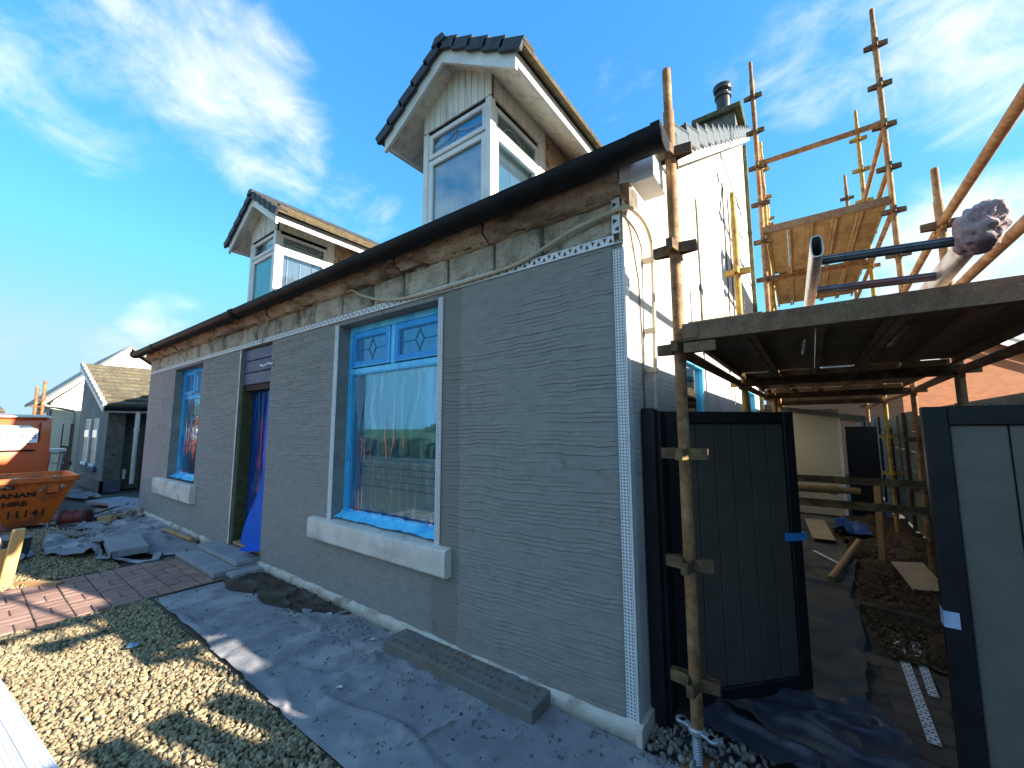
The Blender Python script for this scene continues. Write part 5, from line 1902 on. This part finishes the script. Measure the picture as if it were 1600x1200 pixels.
for (a, b_) in ((-16.55, -15.75), (-15.35, -14.62)):
    wf = MB().box(a, b_, .085, .099, .62, 1.90)
    wo_ = wf.build("window", m_sill, N)
    bx("pane_cover", pbr("pale_cover", (.42, .45, .38), (.36, .38, .33), 5, .6), wo_, a + .08, b_ - .12, .075, .084, .70, 1.84)
    bx("edge_strip", m_bead, wo_, b_ - .12, b_ - .03, .068, .083, .62, 1.86)
    bx("tape", m_blue, wo_, a + .10, b_ - .05, .060, .0745, 1.38, 1.58)
    bx("tape", m_blue, wo_, a + .05, b_ - .02, .045, .0745, .60, .68)
bx("window_sill", m_bluegrey, N, -16.7, -14.45, .02, .098, .48, .60)
# roof
rpitch = (3.62 - 2.18) / (17.4 - 13.45)
rp = MB()
nC = 11
Lr = math.hypot(3.95, 1.44)
dv = Vector((-3.95, 0, 1.44)).normalized()
nv_ = Vector((1.44, 0, 3.95)).normalized()
for k in range(nC):
    c0 = Vector((-13.45, 2.85, 2.20)) + dv * (Lr * (k + .5) / nC)
    tl = (dv - nv_ * .15).normalized()
    rp.obox(c0, tl, (0, 1, 0), tl.cross(Vector((0, 1, 0))), (Lr / nC / 2 + .03, 2.85, .035))
rp.build("roof", m_mosslight, N)
for k in range(nC):
    c0 = Vector((-13.45, -.03, 2.20)) + dv * (Lr * (k + .5) / nC)
    tl = (dv - nv_ * .12).normalized()
    MB().obox(c0, tl, (0, 1, 0), tl.cross(Vector((0, 1, 0))), (Lr / nC / 2 + .02, .04, .055)).build("verge_cap", pbr("pale_verge", (.42, .43, .46), (.36, .37, .40), 6, .6), N)
MB().bar((-13.40, -.05, 2.09), (-17.4, -.05, 3.52), .03, .12).build("bargeboard", m_white, N)
bx("fascia", m_white, N, -13.52, -13.48, -.05, 5.6, 2.02, 2.13)
MB().tube((-13.42, -.04, 2.13), (-13.42, 5.6, 2.13), .06, 10).build("gutter", m_black, N, smooth=True)
MB().tube((-13.46, .62, 2.1), (-13.46, .62, .2), .05, 10).tube((-13.46, .62, 1.62), (-13.46, .62, 1.56), .062, 10).build("downpipe", m_greypipe, N, smooth=True)
bx("low_vent", m_white, N, -13.9, -13.86, .50, .56, .30, .55)
bx("side_window", m_white, N, -14.198, -14.15, 1.0, 1.35, 1.5, 1.95)

FB = thing("board_fence", "dark brown board fence between the cottage and its left neighbour", "fence", (-13.3, .9, 0))
for k in range(9):
    y = .70 + k * .125
    bx("fence_board", m_brownfence, FB, -13.30 - (k % 2) * .02, -13.28 - (k % 2) * .02, y, y + .112, 0, 1.68 + random.uniform(-.01, .02))
bx("fence_rail", m_brownfence, FB, -13.36, -13.325, .7, 1.85, .4, .48)
bx("fence_rail", m_brownfence, FB, -13.36, -13.325, .7, 1.85, 1.3, 1.38)
FB2 = thing("board_fence", "tall dark brown board fence left of the neighbouring house behind the skip", "fence", (-18.2, -.2, 0))
for k in range(13):
    x_ = -17.85 - k * .17
    bx("fence_board", m_brownfence, FB2, x_ - .15, x_, -.02 - .02 * (k % 2), .0 - .02 * (k % 2), 0, (1.78 if k < 3 else (1.05 if k < 12 else 1.78)) + random.uniform(-.02, .02))
bx("fence_rail", m_brownfence, FB2, -20.0, -17.85, .005, .04, .5, .6)

CH = thing("cream_house", "sunlit cream harled house with grey roof behind the orange van", "house", (-24, 2, 0))
w = MB()
w.prism([(-20.6, -.25, 0), (-20.6, 3.4, 0), (-20.6, 3.4, 3.4), (-20.6, 1.6, 4.6), (-20.6, -.25, 2.60)], (-6, 0, 0))
w.build("wall", m_creamlight, CH)
bx("front_shade_skin", m_neigh, CH, -26, -20.62, -.30, -.255, 0, 2.55)  # shaded front of the cream wall painted grey-blue
sl_ = (4.75 - 2.70) / 2.1
rp = MB()
rp.prism([(-20.45, -.50, 2.55), (-20.45, 1.6, 4.75), (-20.45, 1.6, 4.88), (-20.45, -.50, 2.68)], (-6.4, 0, 0))
rp.prism([(-20.45, 1.6, 4.75), (-20.45, 3.7, 3.3), (-20.45, 3.7, 3.43), (-20.45, 1.6, 4.88)], (-6.4, 0, 0))
rp.build("roof", m_verge, CH)
MB().prism([(-20.44, -.50, 2.42), (-20.44, 1.6, 4.62), (-20.44, 1.6, 4.77), (-20.44, -.50, 2.57)], (.04, 0, 0)).build("bargeboard", m_white, CH)
pp_ = MB().path([(-20.4, -.50, 2.45), (-20.4, -.38, 2.40), (-20.45, .26, 2.25), (-20.5, .30, 2.15), (-20.5, .30, .3)], .04, 8)
pp_.build("downpipe", pbr("grey_pipe", (.35, .34, .33), (.3, .29, .28), 8, .6), CH, smooth=True)
bx("front_window", m_white, CH, -22.2, -21.2, -.32, -.302, 1.0, 2.2)
cc = bx("chimney", m_brick, CH, -24.4, -24.1, .40, .58, 2.6, 3.55)
bx("chimney_cope", m_rough, cc, -24.45, -24.05, .38, .60, 3.55, 3.62)

WG = thing("white_gabled_house", "white bargeboard of a house gable showing above the mossy roof", "house", (-26, 5, 0))
MB().prism([(-24.5, 1.9, 0), (-24.5, 8.5, 0), (-24.5, 8.5, 3.2), (-24.5, 5.6, 5.9), (-24.5, 1.9, 3.5)], (-5, 0, 0)).build("wall", m_creamlight, WG)
MB().prism([(-24.4, 1.6, 3.85), (-24.4, 5.6, 6.35), (-24.4, 5.6, 6.5), (-24.4, 1.6, 4.0)], (-5.4, 0, 0)).prism([(-24.4, 5.6, 6.35), (-24.4, 8.8, 3.6), (-24.4, 8.8, 3.75), (-24.4, 5.6, 6.5)], (-5.4, 0, 0)).build("roof", m_verge, WG)
MB().prism([(-24.38, 1.6, 3.62), (-24.38, 5.6, 6.12), (-24.38, 5.6, 6.34), (-24.38, 1.6, 3.84)], (.05, 0, 0)).build("bargeboard", m_white, WG)

MH = thing("far_bungalow", "far bungalow with a mossy yellow brown roof above the van", "house", (-32, -5, 0))
bx("wall", m_creamlight, MH, -34, -30, -12, -1.2, 0, 2.45)
MB().prism([(-29.7, -12.3, 2.4), (-29.7, -.9, 2.4), (-32, -1.4, 3.15), (-32, -12, 3.15)], (0, 0, .1)).prism([(-34.3, -12.3, 2.4), (-34.3, -.9, 2.4), (-32, -1.4, 3.15), (-32, -12, 3.15)], (0, 0, .1)).build("roof", m_mosslight, MH)
bx("gutter", m_brownfence, MH, -29.7, -29.6, -12.3, -.9, 2.36, 2.44)
for (x_, y_, z_, lab) in ((-17.6, -.86, 2.85, "short rusty scaffold pole rising behind the van, left one"), (-17.6, -.72, 3.05, "taller scaffold pole with blue middle rising behind the van")):
    p = thing("scaffold_pole", lab, "pole", (x_, y_, 0), "scaffold poles behind the van")
    MB().tube((x_, y_, 0), (x_, y_, z_), .04, 10).build("tube", m_rust, p, smooth=True)
    for zz_ in (z_ - .18 - .4, z_ - .18 - .95):
        MB().bar((x_, y_ - .11, zz_), (x_, y_ + .11, zz_), .05, .04).build("wing_plate", m_bracket, p)
TR = thing("trestle", "grey metal trestle stacked with pale boards behind the skip", "trestle", (-15.2, -.45, 0))
for yy_ in (-.68, -.46):
    MB().bar((-15.2, yy_ - .06, 0), (-15.2, yy_, 1.0), .04, .04).build("leg", m_galv, TR)
    MB().bar((-15.6, yy_ - .06, 0), (-15.6, yy_, 1.0), .04, .04).build("leg", m_galv, TR)
for zz_ in (.45, .72, .98):
    MB().bar((-15.2, -.72, zz_), (-15.2, -.42, zz_), .03, .03).build("rung", m_galv, TR)
tag(MB().obox((-15.4, -.60, 1.06), (1, 0, 0), (0, 1, 0), (0, 0, 1), (.3, .19, .035)).build("pale_boards", m_bead), "pale boards lying on top of the grey trestle", "boards")

# right: brick house, caravan, dark gable
BH = thing("brick_house", "orange brick gable with white bargeboard beyond the right fence", "house", (6, 16, 0))
BH.rotation_euler = (0, 0, R(33))


def local_build(mb, name, mat, parent):
    """mesh given in the parent's own axes"""
    me = bpy.data.meshes.new(name)
    me.from_pydata([tuple(p) for p in mb.v], [], mb.f)
    bm_ = bmesh.new()
    bm_.from_mesh(me)
    bmesh.ops.recalc_face_normals(bm_, faces=bm_.faces)
    bm_.to_mesh(me)
    bm_.free()
    return link(name, me, mat, parent)


local_build(MB().prism([(-3.6, 0, 0), (3.6, 0, 0), (3.6, 0, 2.6), (-1.2, 0, 4.1), (-3.6, 0, 3.35)], (0, 7, 0)), "wall", m_brick, BH)
rp = MB()
rp.prism([(-1.2, -.2, 4.20), (4.0, -.2, 2.56), (4.0, -.2, 2.70), (-1.2, -.2, 4.34)], (0, 7.4, 0))
rp.prism([(-1.2, -.2, 4.20), (-3.7, -.2, 3.41), (-3.7, -.2, 3.55), (-1.2, -.2, 4.34)], (0, 7.4, 0))
local_build(rp, "roof", m_slate, BH)
local_build(MB().prism([(-1.2, -.26, 4.02), (4.0, -.26, 2.38), (4.0, -.26, 2.55), (-1.2, -.26, 4.19)], (0, .05, 0)).prism([(-1.2, -.26, 4.02), (-3.7, -.26, 3.23), (-3.7, -.26, 3.40), (-1.2, -.26, 4.19)], (0, .05, 0)), "bargeboard", m_white, BH)
CV = thing("caravan", "cream caravan roof showing over the closed gate in front of the brick wall", "caravan", (4.6, 12.5, 0))
MB().prism([(4.05, 12, .4), (5.4, 12, .4), (5.4, 12, 1.98), (5.2, 12, 2.06), (4.05, 12, 1.94)], (0, 2.0, 0)).build("body", m_caravan, CV, bevel=.03)
bx("vent", m_black, CV, 4.45, 4.62, 11.985, 12.0, 1.84, 1.93)
bx("wheel", m_black, CV, 4.3, 5.0, 11.99, 12.2, 0, .41)
tag(MB().prism([(4.95, 10.5, 0), (7.5, 10.5, 0), (7.5, 10.5, 4.2), (5.6, 10.5, 3.0), (5.25, 10.5, 2.3), (4.95, 10.5, 2.0)], (0, .6, 0)).build("garden_hut", m_brownfence), "dark hut gable at the right edge in front of the brick house", "hut")

# street opposite (seen only mirrored in the windows)
hd = MB()
for k in range(140):
    x_ = -45 + k * .5
    hd.obox((x_, -13.2 + random.uniform(-.2, .2), .35 + random.uniform(-.1, .1)), (1, random.uniform(-.4, .4), .2), (0, 1, .1), (0, 0, 1), (.45, .45, .42 + random.uniform(-.12, .15)))
tag(hd.build("hedge", m_hedge), kind="stuff")
hd = MB()
for k in range(160):
    x_ = -120 + k * 1.4
    hd.obox((x_, -110 + random.uniform(-4, 4), .9), (1, random.uniform(-.4, .4), .2), (0, 1, .1), (0, 0, 1), (1.6, 1.6, 1.3 + random.uniform(-.6, 1.6)))
tag(hd.build("far_wood", m_hedge), kind="stuff")

tag(MB().prism([(2.65, .72, 0), (4.6, .72, 0), (4.6, .72, 2.7), (2.65, .72, 2.62)], (0, 3.4, 0)).build("shade_blocker", m_brownfence), "unseen dark shed on the neighbour's side of the fence", "blocker")  # unseen block added to keep sun off the gate and lower gable

GWL = thing("garden_wall", "low brown stone wall along the street side of the garden", "wall", (-5, -4.7, 0))
bx("wall_core", m_mortar, GWL, -30, 6, -4.72, -4.62, 0, .70)
gsrc = None
for r_ in range(4):
    for k in range(60):
        if gsrc is None:
            gsrc = MB().box(-.24, .24, -.09, .09, -.08, .08).build("stone", m_slabside, None, bevel=.012)
            gsrc.parent = GWL
            o = gsrc
        else:
            o = gsrc.copy()
            COL.objects.link(o)
        o.location = Vector((-25 + k * .5 + (.25 if r_ % 2 else 0), -4.67 + random.uniform(-.01, .01), .085 + r_ * .175)) - Vector(GWL.location)
